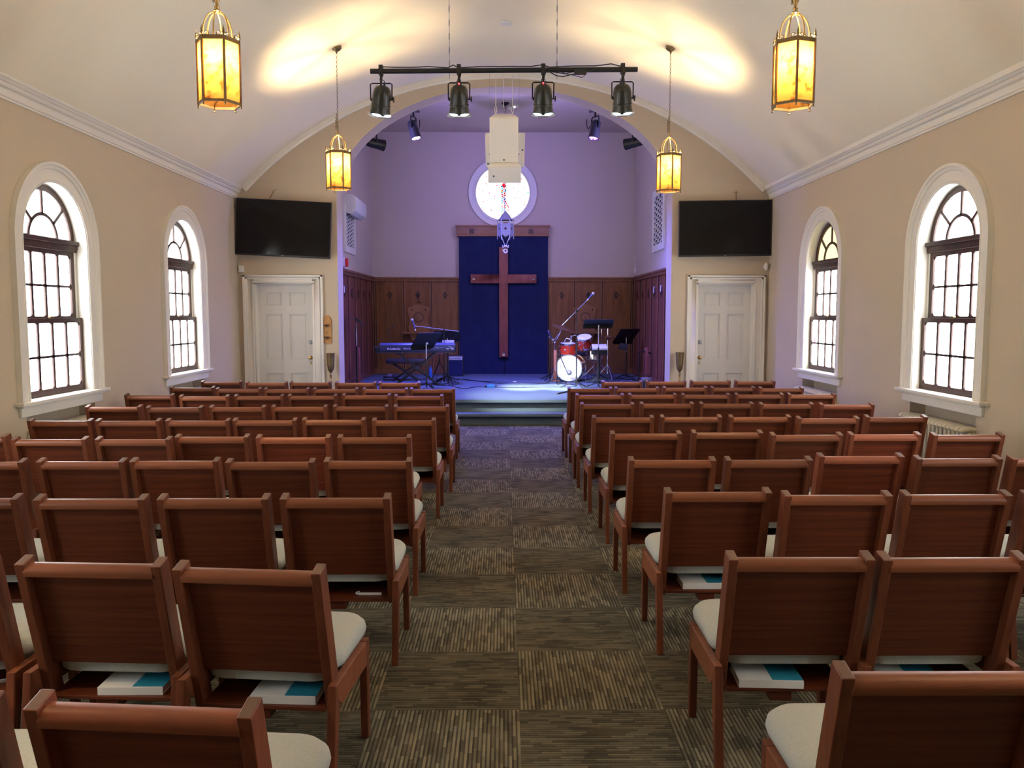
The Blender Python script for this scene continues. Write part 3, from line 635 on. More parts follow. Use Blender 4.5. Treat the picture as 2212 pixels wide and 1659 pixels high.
# ------------------------------------------------------------------ lanterns
def chain(mb, p0, p1, lw=.011, ll=.034, r=.0022, mat=None):
    p0, p1 = Vector(p0), Vector(p1); L_ = (p1 - p0).length; n = max(2, int(L_ / (ll * .78))); d = (p1 - p0) / n
    for i in range(n):
        c = p0 + d * (i + .5); ax = Vector((1, 0, 0)) if i % 2 else Vector((0, 1, 0)); pts = []
        for k in range(8): a = 2 * PI * k / 8; pts.append(c + ax * lw * .8 * math.cos(a) + d.normalized() * ll * .5 * math.sin(a))
        mb.tube(pts, r, 5, mat, closed=True)
    return mb
def make_lantern(x, y, zb, rot, lab, cone=False):
    zc = VC + math.sqrt(VR ** 2 - (x - VX) ** 2)
    t = thing('hanging_lantern', lab, 'lantern', (x, y, zb), 0, 'brass and amber glass lanterns'); Rr = .152; H_ = .455
    A = [rot + PI / 3 * k for k in range(6)]; P = lambda r_, a, z: (r_ * math.cos(a), r_ * math.sin(a), z)
    mb = MB()
    for a in A:
        mb.beam(P(Rr, a, .02), P(Rr, a, H_ + .02), .017, .011, up=P(1, a, 0)); mb.ball(P(Rr, a, .0), .008, 8); mb.cyl(P(Rr, a, 0), P(Rr, a, .03), .005, n=6)
        mb.lathe([(.002, H_ + .02), (.011, H_ + .035), (.006, H_ + .05), (.009, H_ + .058), (.004, H_ + .07), (.001, H_ + .09)], 8, P(Rr, a, 0))
    for k in range(6):
        a, b_ = A[k], A[(k + 1) % 6]
        mb.beam(P(Rr, a, .025), P(Rr, b_, .025), .012, .018); mb.beam(P(Rr, a, H_ + .005), P(Rr, b_, H_ + .005), .008, .030)
        pa, pb = Vector(P(Rr, a, H_ + .025)), Vector(P(Rr, b_, H_ + .025)); e = (pb - pa)
        for sgn in (0, 1):                                     # scrolls of the crown
            base = pa + e * (.24 if not sgn else .76); q = []
            for j in range(11):
                th = PI * 1.45 * j / 10; rr2 = .019 * (1 - .045 * j); s2 = -1 if sgn else 1
                q.append(base + e.normalized() * (s2 * (-rr2 * math.cos(th)) * 1.0) + Vector((0, 0, rr2 * math.sin(th) + .002)))
            mb.tube(q, .0045, 5)
    mb.build('lantern_frame', M['brassd'], t, smooth=40)
    mb = MB()
    for k in range(6):
        a, b_ = A[k], A[(k + 1) % 6]; r_ = Rr - .006
        g_ = MB(); p = [P(r_, a, .03), P(r_, b_, .03), P(r_, b_, H_), P(r_, a, H_)]; g_.add(p, [(0, 1, 2, 3)]); g_.build('glass_pane', M['lglass'], t, smooth=0)
    mb = MB(); zt = H_ + .235
    for k in range(0, 6): 
        a = A[k] + PI / 6; pts = [P(Rr * .84, a, H_ + .01)] + [P(.105 * math.cos(R(q)) ** .8 if q < 90 else .012, a, H_ + .05 + .165 * math.sin(R(q))) for q in (0, 20, 40, 58, 72, 84)] + [P(.018, a, zt)]
        mb.tube(pts, .0058, 6)
    mb.lathe([(.0, H_ + .212), (.02, H_ + .214), (.03, zt - .012), (.012, zt), (.018, zt + .012), (.02, zt + .022), (.01, zt + .035), (.012, zt + .05), (.0, zt + .055)], 14)
    mb.build('crown_arm', M['brass'], t)
    if cone: MB().lathe([(.0, zt + .045), (.013, zt + .05), (.03, zt + .085), (.034, zt + .13), (.03, zt + .2), (.02, zt + .22), (0, zt + .225)], 16).build('brass_finial', M['brass'], t)
    mb = MB(); top = zc - zb; chain(mb, (0, 0, zt + .05), (0, 0, top - .05)); 
    q = []
    for j in range(26): q.append((.016 * math.cos(j * 1.3) - .012, .016 * math.sin(j * 1.3), zt + .06 + .16 * j / 25))
    mb.tube(q, .003, 5); chain(mb, (-.025, 0, zt + .05), (-.012, .0, zt + .25)); mb.build('chain', M['brassd'], t)
    mb = MB().lathe([(0, -.075), (.010, -.07), (.014, -.05), (.05, -.025), (.062, -.008), (.06, .03), (0, .03)], 20, (0, 0, top)); mb.build('canopy', M['brassd'], t)
    zb2 = .285
    mb = MB().cyl((0, 0, .06), (0, 0, zb2 - .02), .016, n=10); 
    for k in (0, 1, 2): a = A[k * 2]; mb.tube([P(Rr - .01, a, .05), P(.06, a, .06), P(.015, a, .08)], .004, 5)
    mb.build('lamp_socket', M['brassd'], t)
    MB().ball((0, 0, zb2 + .04), .032, 14, sc=(1, 1, 1.25)).build('bulb', M['bulb'], t)
    return t
make_lantern(-2.066, 10.6, 3.195, R(2), 'amber glass lantern hanging by the stage arch, left of the arch')
make_lantern(2.065, 10.6, 3.172, R(30 + 6), 'amber glass lantern hanging by the stage arch, right of the arch')
make_lantern(-2.066, 6.22, 3.155, R(3), 'large amber glass lantern near the upper left, chain cut by frame', True)
make_lantern(2.112, 6.22, 3.155, R(20), 'large amber glass lantern near the upper right, chain cut by frame', True)

make_lantern(-2.066, 1.84, 3.155, R(8), 'amber glass lantern above the nearest chairs, outside the top left of the photo', True)
make_lantern(2.112, 1.84, 3.155, R(15), 'amber glass lantern above the nearest chairs, outside the top right of the photo', True)

# ------------------------------------------------------------------ ceiling things
p = Vector((.032, 10.864, VC + VR)); 
tag(MB().lathe([(0, .0), (.07, .0), (.075, -.008), (.07, -.022), (.045, -.03), (0, -.032)], 24, p).build('smoke_detector', M['whitep']), 'round white smoke detector on the vaulted ceiling', 'smoke detector')

# lighting bar with four par cans
BY = 9.2; b0 = aY(800, 154, BY); b1 = aY(1377, 150, BY)
t = thing('lighting_bar', 'long black lighting pipe hung from the vaulted ceiling', 'lighting bar', (0, BY, 4.26))
def loc(p, o): return Vector(p) - o.location
MB().cyl(loc(b0, t), loc(b1, t), .027, n=16).build('pipe', M['black'], t)
for px in (971, 1203):
    q = aY(px, 152, BY); top = VC + math.sqrt(VR ** 2 - (q.x - VX) ** 2)
    mb = MB(); chain(mb, loc((q.x, BY, q.z - .04), t), loc((q.x, BY, top), t), .006, .09, .0022); mb.cyl(loc((q.x, BY, q.z - .09), t), loc((q.x, BY, q.z), t), .004, n=6); mb.cyl(loc((q.x, BY, q.z - .06), t), loc((q.x, BY, top), t), .0028, n=6); mb.build('hanger_rod', M['grey'], t)
def along(f): return b0.lerp(b1, f)
mb = MB()
q = [(0.28, .0), (.33, -.04), (.36, -.05), (.40, -.02), (.44, -.04), (.48, .0)]
def cable(pts, r=.006): mb.tube([loc(along(f) + Vector((0, -.035, dz)), t) for f, dz in pts], r, 6)
cable([(.03, .01), (.05, .035), (.09, .03), (.16, .028), (.22, .035), (.29, .02), (.31, .05), (.33, .02), (.4, .03), (.52, .03), (.6, .028), (.64, .045), (.67, .02), (.75, .03), (.84, .03), (.9, .05), (.94, .02)])
cable([(.67, -.03), (.695, -.07), (.72, -.08), (.755, -.055), (.79, -.045), (.82, -.02), (.84, .0)]); cable([(.66, -.02), (.7, -.04), (.75, -.06), (.79, -.09), (.80, -.075), (.795, -.04)], .004); cable([(.70, -.02), (.73, -.05), (.76, -.03)], .004)
mb.build('power_cable', M['plastic'], t)
c = along(.785) + Vector((0, -.03, -.035)); MB().box(loc(c, t), (.13, .05, .045)).build('junction_box', M['plastic'], t, bevel=.004)
def make_par(px, side, lab, zoff=0):
    f = (px - 800) / 577; c = along(f); t = thing('par_can_light', lab, 'spotlight', (c.x, BY, c.z), 0, 'par cans on the lighting bar')
    mb = MB().bb(-.022, .022, -.035, .035, -.045, .06).bb(-.012, .012, -.012, .012, -.13, -.04); mb.cyl((.0, -.05, -.02), (0, .05, -.02), .007, n=8); mb.build('pipe_clamp', M['black'], t, bevel=.004)
    yk = MB().tube([(-.114, 0, -.305), (-.116, 0, -.14), (-.098, 0, -.128), (.098, 0, -.128), (.116, 0, -.14), (.114, 0, -.305)], .0075, 6); yk.build('yoke', M['black'], t)
    ax = Matrix.Rotation(R(side), 3, 'Z') @ Matrix.Rotation(R(24), 3, 'X'); cc = Vector((0, 0, -.30))
    body = [(.0, .15), (.04, .148), (.068, .135), (.09, .105), (.099, .06), (.099, -.045), (.106, -.05), (.106, -.062), (.099, -.066), (.108, -.12), (.11, -.15)]
    mb = MB().lathe(body, 26, cc, ax); mb.build('lamp_body', M['blackg'], t)
    mb = MB(); o8 = [(.138, PI / 8 + PI / 4 * i) for i in range(8)]
    out = [(r_ * math.cos(a), r_ * math.sin(a)) for r_, a in o8]; inn = arc(0, 0, .09, 0, 2 * PI * 23 / 24, 23)
    mb.plate([out, inn], lambda u, v, tt: cc + ax @ Vector((u, v, tt)), -.172, -.156); mb.build('colour_frame', M['grey'], t, smooth=0)
    MB().lathe([(0, -.10), (.05, -.105), (.08, -.118)], 20, cc, ax).build('lamp_lens', M['pariris'], t)
    for s_ in (-1, 1):
        q = [cc + ax @ Vector((.117 * math.cos(a), .117 * math.sin(a), -.142)) for a in [-PI / 2 + s_ * (.14 + .95 * i / 8) for i in range(9)]]
        MB().tube(q, [.002, .006, .009, .010, .010, .009, .007, .004, .002], 6).build('light_leak', M['pariris'], t)
    mb = MB().cyl((.10, 0, -.30), (.14, 0, -.30), .008, n=8); mb.cyl((.125, 0, -.30), (.137, 0, -.30), .03, n=12); mb.cyl((-.112, 0, -.30), (-.095, 0, -.30), .018, n=12); mb.build('yoke_knob', M['black'], t)
    bk = cc + ax @ Vector((0, 0, .15)); mb = MB()
    mb.tube([bk + ax @ Vector((-.018, 0, -.01)), bk + Vector((-.018, 0, .05)), (-.012, -.01, -.10), (0, -.03, -.03)], .0045, 6); mb.tube([bk + ax @ Vector((.018, 0, -.01)), bk + Vector((.02, -.01, .04)), (.01, -.02, -.09), (.03, -.03, -.02)], .0045, 6)
    mb.cyl(bk + ax @ Vector((-.018, 0, -.02)), bk + ax @ Vector((-.018, 0, .03)), .011, n=8); mb.cyl(bk + ax @ Vector((.018, 0, -.02)), bk + ax @ Vector((.018, 0, .03)), .011, n=8); mb.build('lamp_cable', M['plastic'], t)
    if 900 < px < 1300: MB().ball(bk + ax @ Vector((0, -.012, .012)), .009, 8).build('indicator_light', M['ledred'], t)
    return t, c + cc + ax @ Vector((0, 0, -.12)), ax @ Vector((0, 0, -1))
PARS = [make_par(823, 24, 'first black par can from the left on the lighting bar'), make_par(991, 2, 'second black par can from the left on the lighting bar'),
        make_par(1173, -2, 'third black par can from the left on the lighting bar'), make_par(1345, -10, 'rightmost black par can on the lighting bar')]

# stage LED cans behind the arch
def make_led(p, tgt, lab, mat, hook=1, yaw=0, led=('white',)):
    t = thing('led_stage_light', lab, 'spotlight', p, 0, 'stage lights behind the arch'); d = (Vector(tgt) - Vector(p)).normalized(); q = d.to_track_quat('-Z', 'Y').to_matrix()
    cc = Vector((0, 0, -.23)); side = q @ Vector((1, 0, 0)); side.z = 0; side.normalize()
    body = [(0, .14), (.05, .138), (.072, .12), (.078, .06), (.082, -.06), (.09, -.16), (.094, -.17), (.080, -.17), (.072, -.12)]
    MB().lathe(body, 22, cc, q).build('lamp_body', M['black'], t)
    MB().tube([cc + side * .1, cc + side * .1 + Vector((0, 0, .16)), cc + side * .085 + Vector((0, 0, .20)), cc - side * .085 + Vector((0, 0, .20)), cc - side * .1 + Vector((0, 0, .16)), cc - side * .1], .012, 8).build('yoke', M['black'], t)
    MB().box((0, 0, .0), (.03, .03, .09)).build('clamp', M['black'], t, bevel=.003)
    mb = MB(); k = 0
    for i in range(7):
        a = i * PI / 3; rr = 0 if i == 6 else .052; mb.lathe([(0, -.165), (.014, -.162), (.020, -.13)], 10, cc + q @ Vector((rr * math.cos(a), rr * math.sin(a), 0)), q)
    mb.build('led_lens', mat, t)
    mb = MB().tube([cc + q @ Vector((0, 0, .12)), cc + q @ Vector((0, 0, .17)) - side * .06 * hook, cc - side * .2 * hook + Vector((0, 0, .03)), cc - side * .24 * hook + Vector((0, 0, .1)), cc - side * .24 * hook + Vector((0, 0, .2))], .008, 6); mb.build('cable', M['plastic'], t)
    return t, Vector(p) + cc + d * .20, d
LEDS = []
a1, a2 = aY(893, 248, 14.3), aY(1286, 248, 14.3)
LEDS.append(make_led(a1, a1 + Vector((.28, -.10, -1)), 'black stage light hanging inside arch, left side, blue white glow', M['ledwhite'], 1))
LEDS.append(make_led(a2, a2 + Vector((-.20, -.12, -1)), 'black stage light hanging inside arch, right side, violet glow', M['ledviolet'], -1))
a3, a4 = aY(808, 278, 13.75), aY(1372, 276, 13.75)
LEDS.append(make_led(a3, a3 + Vector((.9, .55, -.12)), 'stage light half hidden behind the arch edge on the left', M['ledblue'], 1))
LEDS.append(make_led(a4, a4 + Vector((-.9, .55, -.12)), 'stage light half hidden behind the arch edge on the right', M['ledwhite'], -1))
for a_, s_ in ((a1, 1), (a2, -1), (a3, 1), (a4, -1)): pass
for (t_, _p, _d), a_, s_ in zip(LEDS, (a1, a2, a3, a4), (-1, 1, -1, 1)):
    mb = MB(); f_ = lambda x, y, z: (x - a_.x, y - a_.y, z - a_.z)
    if a_.y > 14: mb.tube([f_(a_.x - s_ * .10, a_.y, a_.z + .05), f_(a_.x + s_ * .05, a_.y - .1, a_.z + .055), f_(a_.x + s_ * .12, YF + JT - .02, a_.z + .06)], .02, 8)
    else: mb.tube([f_(a_.x, a_.y, a_.z + .04), f_(a_.x + s_ * .05, YF + JT - .02, a_.z + .045)], .02, 8)
    mb.build('wall_bracket', M['black'], t_)

# ------------------------------------------------------------------ hung loudspeakers
def make_speaker(c, w, h, d, rot, lab, badge, prof='trap'):
    t = thing('loudspeaker', lab, 'loudspeaker', c, 0, 'white loudspeakers of the hanging cluster'); t.rotation_euler = rot
    mb = MB(); k = .62; mb.plate([[(-w / 2, -d / 2), (w / 2, -d / 2), (w / 2 * k, d / 2), (-w / 2 * k, d / 2)]], lambda u, v, tt: (u, v, tt), -h / 2, h / 2); mb.build('cabinet', M['spk'], t, bevel=.008)
    pts = [(-w / 2 + .016 + (w - .032) * i / 12, -d / 2 - .004 - .018 * math.sin(PI * i / 12)) for i in range(13)]
    mb = MB(); mb.plate([pts + [(w / 2 - .016, -d / 2 + .01), (-w / 2 + .016, -d / 2 + .01)]], lambda u, v, tt: (u, v, tt), -h / 2 + .016, h / 2 - .016); gr_ = mb.build('grille', M['spkg'], t, smooth=30)
    bx2, bz = badge; rx = Matrix.Rotation(PI / 2, 3, 'X')
    MB().lathe([(0, 0), (.014, 0), (.014, .004), (.009, .006), (0, .006)], 18, (bx2, -d / 2 - .02, bz), rx).build('badge', M['badge'], gr_)
    return t
SY = 12.25
c = aY(1088.5, 294, SY); s1 = make_speaker((c.x, SY + .15, c.z), .415, .64, .34, (R(22), 0, 0), 'upper white loudspeaker facing forward, hung on three cables', (0.0, -.27))
cl = aY(1062, 320, SY + .45); cr_ = aY(1120, 320, SY + .45)
s2_ = make_speaker((cl.x + .075, SY + .62, cl.z), .30, .50, .30, (R(8), 0, R(-9)), 'white loudspeaker at left of the hanging cluster, behind the upper one', (-.11, -.2))
s3_ = make_speaker((cr_.x - .075, SY + .62, cr_.z), .30, .50, .30, (R(8), 0, R(9)), 'white loudspeaker at right of the hanging cluster, behind the upper one', (.11, .0))
c = aY(1090, 364, SY); s4_ = make_speaker((c.x, SY + .20, c.z), .485, .27, .24, (R(34), 0, 0), 'lowest white loudspeaker of the hanging cluster, lying sideways, tilted down', (-.16, -.02))
t = thing('speaker_rigging', 'white suspension cables and brackets holding the loudspeaker cluster', 'rigging', (0, SY + .3, 4.2))
mb = MB()
for px, dy in ((1071, 0), (1088, .05), (1107, 0)):
    q = aY(px, 248, SY + .12); top = VC + math.sqrt(VR ** 2 - (q.x - VX) ** 2); yq = SY + .12 + dy
    mb.cyl(loc((q.x, yq, q.z + .12), t), loc((q.x * 1.0, yq + .3, top), t), .005, n=6)
    if px != 1088: mb.tube([loc((q.x + .016 * math.cos(a), yq, q.z + .075 + .045 * math.sin(a)), t) for a in [2 * PI * i / 10 for i in range(10)]], .0045, 6, closed=True); mb.cyl(loc((q.x, yq, q.z), t), loc((q.x, yq, q.z + .04), t), .006, n=6)
mb.build('suspension_cable', M['whitep'], t)
c = aY(1089, 348, SY); mb = MB().box(loc((c.x, SY + .26, c.z + .16), t), (.46, .16, .02)); mb.box(loc((c.x - .258, SY + .22, c.z + .06), t), (.012, .10, .20)); mb.box(loc((c.x + .258, SY + .22, c.z + .06), t), (.012, .10, .20)); mb.box(loc((c.x, SY + .42, c.z + .15), t), (.2, .03, .35)); mb.build('mounting_bracket', M['spk'], t, bevel=.003)
mb = MB()
for px in (1058, 1121):
    q = aY(px, 285, SY + .5); top = VC + math.sqrt(VR ** 2 - (q.x) ** 2); mb.cyl(loc((q.x, SY + .5, q.z - .02), t), loc((q.x, SY + .5, top), t), .0022, n=6)
mb.build('safety_wire', M['grey'], t)

# ------------------------------------------------------------------ televisions
def make_tv(px, py, w, h, Y, roll, rz, lab, refl):
    c = aY(px, py, Y); t = thing('television', lab, 'television', c, 0, 'wall mounted televisions'); t.rotation_euler = Euler((0, roll, rz), 'XYZ')
    MB().bb(-w / 2, w / 2, -.02, .03, -h / 2, h / 2).build('housing', M['plastic'], t, bevel=.004)
    MB().bb(-w / 2 + .01, w / 2 - .01, -.0215, -.019, -h / 2 + .028, h / 2 - .01).build('screen', M['tv'], t, smooth=0)
    mb = MB().bb(-w / 2 + .01, w / 2 - .01, -.024, -.02, -h / 2 + .004, -h / 2 + .024); lb_ = mb.build('lower_bezel', M['black'], t, smooth=0)
    MB().bb(-.014, .014, -.0255, -.023, -h / 2 + .010, -h / 2 + .018).build('maker_mark', M['grey'], lb_, smooth=0)
    mb = MB().bb(-.25, .25, .03, YF - Y, -.18, -.12).bb(-.25, .25, .03, YF - Y, .12, .18); mb.build('wall_mount', M['black'], t, smooth=0)
    return t
make_tv(612.5, 493.7, 1.455, .860, 12.98, R(2.8), 0, 'black wall mounted television above the left white door', 0)
make_tv(1566, 493.5, 1.430, .855, 12.98, R(-.8), 0, 'black wall mounted television above the right white door', 0)
mb = MB(); q0, q1 = aY(582, 430, 13.07), aY(592, 413, 13.085); mb.tube([q0, q0.lerp(q1, .5) + Vector((0, -.01, 0)), q1], .006, 6); mb.tube([q1 + Vector((-.03, -.01, .0)), q1 + Vector((.05, -.01, .025))], .003, 5); tag(mb.build('loose_wire', M['brassd']), 'short loose wire sticking up above the left television', 'wire')
mb = MB(); q0, q1 = aY(1590, 433, 13.07), aY(1590, 412, 13.085); mb.tube([q0, q1], .006, 6); mb.tube([q1 + Vector((-.04, -.01, -.03)), q1 + Vector((.04, -.01, -.03))], .003, 5); tag(mb.build('loose_wire', M['brassd']), 'short loose wire sticking up above the right television', 'wire')

# sensors, tap board, torches
q = aY(521, 581, 13.05); o = MB().bb(-.033, .033, -.03, .05, -.05, .05).build('motion_sensor', M['whitep'], bevel=.006); o.location = q; tag(o, 'square white sensor box in corner beside the left door frame', 'sensor')
q = aY(1655, 576, 13.02); o = MB().ball((0, 0, 0), .04, 14, sc=(.75, .8, 1.6)).bb(-.02, .02, 0, .08, -.03, .03).build('motion_sensor', M['whitep']); o.location = q; tag(o, 'rounded white motion sensor in corner above the right door frame', 'sensor')
z0, z1 = aY(706, 742, 13.08).z, aY(706, 681, 13.08).z; x0, x1 = aY(697.5, 710, 13.08).x, aY(715.5, 710, 13.08).x; xc = (x0 + x1) / 2; hw_ = (x1 - x0) / 2
t = thing('wall_plaque_board', 'round topped pine board with two brass lamp holders beside left door', 'wall board', (xc, YF - .012, z0))
mb = MB(); H_ = z1 - z0; mb.plate([[(-hw_, 0), (hw_, 0), (hw_, H_ - .07)] + [(hw_ * .8 * math.cos(a), H_ - .055 + .055 * math.sin(a)) for a in [PI * i / 12 for i in range(13)]] + [(-hw_, H_ - .07)]], XZ, -.012, .012); mb.build('board', M['pine'], t, smooth=0)
for z in (H_ * .62, H_ * .19): 
    mb = MB().lathe([(0, 0), (.012, .0), (.03, .01), (.036, .022), (.03, .024), (0, .014)], 12, (0, -.055, z)); mb.tube([(0, -.01, z - .02), (0, -.04, z - .02), (0, -.055, z)], .005, 6); mb.tube([(-.045, -.04, z + .02), (-.02, -.05, z), (.02, -.05, z), (.045, -.04, z + .02)], .005, 6); mb.build('oil_lamp_holder', M['brassd'], t)
mb = MB(); mb.plate([[(-.018, .17), (0, .15), (.018, .17), (0, .195)], [(-.008, .17), (0, .180), (.008, .17), (0, .16)]], XZ, -.014, -.011); mb.build('carved_mark', M['brassd'], t, smooth=0)
def make_torch(px, Y, lab, ytop, ycup, lit=False):
    q = aY(px, ytop, Y); zt = q.z; zc = aY(px, ycup, Y).z
    t = thing('brass_floor_torch', lab, 'candle stand', (q.x, Y, 0), 0, 'brass stands beside the arch')
    hc = zt - zc
    MB().lathe([(0, zc), (.022, zc + .005), (.045, zc + hc * .15), (.054, zc + hc * .35), (.060, zc + hc * .7), (.063, zc + hc * .93), (.068, zt - .004), (.068, zt), (.060, zt), (.058, zc + hc * .9), (.04, zc + hc * .2), (0, zc + hc * .1)], 24).build('tall_cup', M['brassd'], t)
    mb = MB().lathe([(0, .0), (.13, 0), (.13, .012), (.10, .03), (.03, .05), (.014, .09), (.012, .4), (.02, .42), (.012, .44), (.012, zc - .16), (.026, zc - .14), (.014, zc - .12), (.016, zc - .05), (.024, zc - .035), (.014, zc - .02), (.018, zc + .004), (0, zc + .006)], 20); mb.build('stem', M['brass'], t)
    mb = MB(); 
    for k in range(5): mb.cyl((.05 * math.cos(k * 1.257), .05 * math.sin(k * 1.257), zt - .004), (.05 * math.cos(k * 1.257), .05 * math.sin(k * 1.257), zt + .006), .004, n=6)
    mb.build('rim_stud', M['brass'], t)
make_torch(713.8, 12.93, 'tall brass torch stand between left door and stage arch', 763, 805)
make_torch(1468.5, 12.93, 'tall brass torch stand between stage arch and right door', 761, 803)

# ------------------------------------------------------------------ alcove fittings
t = thing('air_conditioner', 'white wall mounted air conditioner on left side wall of stage', 'air conditioner', (SL, 15.55, 3.42))
mb = MB(); mb.plate([[(0, .05), (.12, 0), (.205, .06), (.225, .16), (.215, .30), (.17, .345), (0, .36)]], lambda u, v, tt: (u, tt, v), -.55, .55); mb.build('housing', M['whitep'], t, bevel=.008)
mb = MB().box((.13, -.1, .022), (.10, .75, .012), Matrix.Rotation(R(-35), 3, 'Y')); mb.build('air_flap', M['grey'], t, smooth=0)
MB().box((.085, -.15, .012), (.03, .7, .008), Matrix.Rotation(R(22), 3, 'Y')).build('air_slot', M['black'], t, smooth=0)
def make_grille(X0, s_, y0, y1, z0, z1, lab):
    t = thing('wall_grille', lab, 'grille', (X0, y0, z0), 0, 'pierced grilles on the stage side walls'); W_, H_ = y1 - y0, z1 - z0; fr = .12
    mb = MB(); mb.plate([[(0, 0), (W_, 0), (W_, H_), (0, H_)], [(fr, fr), (W_ - fr, fr), (W_ - fr, H_ - fr), (fr, H_ - fr)]], YZ, 0, s_ * .03); mb.build('frame', M['trim'], t, bevel=.003, smooth=0)
    mb = MB(); nx, nz = 5, 9; w_, h_ = (W_ - 2 * fr) / nx, (H_ - 2 * fr) / nz
    for i in range(nx + 1):
        pts = []
        for j in range(nz * 6 + 1): pts.append((s_ * .014, fr + i * w_ + .20 * w_ * math.sin(j / 6 * 2 * PI) * (1 if i % 2 else -1), fr + j * h_ / 6))
        mb.tube(pts, .011, 5)
    for j in range(1, nz * 2):
        for i in range(nx):
            if (i + j) % 2: mb.beam((s_ * .014, fr + i * w_, fr + j * h_ / 2), (s_ * .014, fr + (i + 1) * w_, fr + j * h_ / 2), .014, .018)
    mb.build('pierced_panel', M['trim'], t, smooth=40)
    MB().bb(s_ * .001, s_ * .004, fr - .01, W_ - fr + .01, fr - .01, H_ - fr + .01).build('backing', M['darkhole'], t, smooth=0)
make_grille(SL, 1, 14.95, 15.98, 2.76, 3.60, 'white pierced grille below the air conditioner, left stage wall')
make_grille(SR, -1, 14.74, 15.86, 2.80, 3.92, 'white pierced grille on the right stage wall')
t = thing('fire_alarm', 'red fire alarm on left stage wall above the panelling', 'alarm', (SL, 14.82, 2.56)); MB().bb(0, .045, -.06, .06, -.08, .08).build('back_box', M['whitep'], t, bevel=.004); MB().bb(.045, .09, -.055, .055, -.075, .075).build('red_cover', M['red'], t, bevel=.012)
q = aX(1372, 584, SR - .01); mb = MB().bb(-.03, .0, -.04, .04, -.05, .05); mb.cyl((-.012, 0, .05), (-.012, .06, .32), .006, n=6); o = mb.build('wireless_antenna', M['whitep']); o.location = (SR, q.y, q.z); tag(o, 'small white box with thin antenna in right corner above panelling', 'antenna')
q = aX(739.5, 587, SL + .05); o = MB().bb(0, .02, -.02, .02, -.035, .035).build('door_chime', M['brass'], bevel=.003); o.location = (SL + .05, YF + JT + 1.05, 2.405); tag(o, 'small brass plate at front end of left panelling cap', 'plate')

for px, py, X, s_, lab in ((744, 625, SL, 1, 'thin white cord loop hanging on left stage panelling'), (1427, 623, SR, -1, 'thin white cord loop on right stage panelling, nearest the arch'), (1412, 626, SR, -1, 'thin white cord loop on right stage panelling, second from the arch')):
    q = aX(px, py, X + s_ * .055); mb = MB().tube([(0, -.02, -.05), (0, -.028, 0), (0, -.012, .05), (0, .012, .05), (0, .028, 0), (0, .012, -.06)], .005, 6); mb.cyl((-s_ * .022, 0, .048), (s_ * .006, 0, .048), .008, n=8); o = mb.build('cord_loop', M['whitep']); o.location = q; tag(o, lab, 'cord', 'cord loops on the stage panelling')
# navy backdrop, valance, cross
mb = MB(); pts = []
for i in range(41):
    x = -.965 + 1.905 * i / 40; pts.append((x, SB - .115 - .006 * math.sin(i * 1.7)))
mb.plate([pts + [(x, y + .02) for x, y in reversed(pts)]], lambda u, v, tt: (u, v, tt), STG, 3.34); o = mb.build('navy_backdrop', M['navy'], smooth=60); tag(o, 'tall navy blue cloth backdrop behind the wooden cross', 'backdrop')
t = thing('wooden_valance', 'wooden valance box above the navy backdrop with two round medallions', 'valance', (-.028, SB, 3.30))
mb = MB().bb(-.985, .985, -.15, -.13, 0, .20).bb(-.985, -.965, -.13, 0, 0, .20).bb(.965, .985, -.13, 0, 0, .20).bb(-1.01, 1.01, -.17, 0, .20, .235).bb(-.985, .985, -.158, -.13, 0, .022); mb.build('board', M['valance'], t, bevel=.003)
for x in (-.66, .60):
    m2 = MB(); rx = Matrix.Rotation(PI / 2, 3, 'X'); m2.lathe([(.058, 0), (.058, .008), (.05, .008), (.05, 0)], 24, (x, -.15, .105), rx)
    for k in range(4): a = PI / 4 + k * PI / 2; m2.plate([[(x + .008 * math.cos(a + 1.2), .105 + .008 * math.sin(a + 1.2)), (x + .05 * math.cos(a + .38), .105 + .05 * math.sin(a + .38)), (x + .05 * math.cos(a - .38), .105 + .05 * math.sin(a - .38)), (x + .008 * math.cos(a - 1.2), .105 + .008 * math.sin(a - 1.2))]], XZ, -.156, -.15)
    m2.build('carved_medallion', M['darkcarve'], t, smooth=0)
t = thing('wooden_cross', 'large reddish wooden cross in front of the navy backdrop', 'cross', (-.012, SB - .16, .732))
MB().bb(-.094, .094, -.045, .045, 0, 2.337).build('upright', M['cross'], t, bevel=.004)
mb = MB().bb(-.70, -.094, -.05, .04, 1.575, 1.760).bb(.094, .70, -.05, .04, 1.575, 1.760).bb(-.094, .094, -.05, -.044, 1.575, 1.760); mb.build('crossbar', M['cross'], t, bevel=.003)
rx = Matrix.Rotation(PI / 2, 3, 'X')
for x, z in ((0, 2.28), (0, .055), (-.635, 1.668), (.635, 1.668)): MB().lathe([(.012, 0), (.012, .008), (.018, .012), (.026, .012), (.030, .006), (.030, 0)], 20, (x, -.048, z), rx).build('ring_eyelet', M['chrome'], t)
mb = MB().tube([(-.0, SB - .12, .75), (.01, SB - .12, .6), (0, SB - .12, .4), (.0, SB - .2, .364)], .006, 6); tag(mb.build('cross_cord', M['black']), 'thin black cord hanging from the foot of the cross', 'cord')

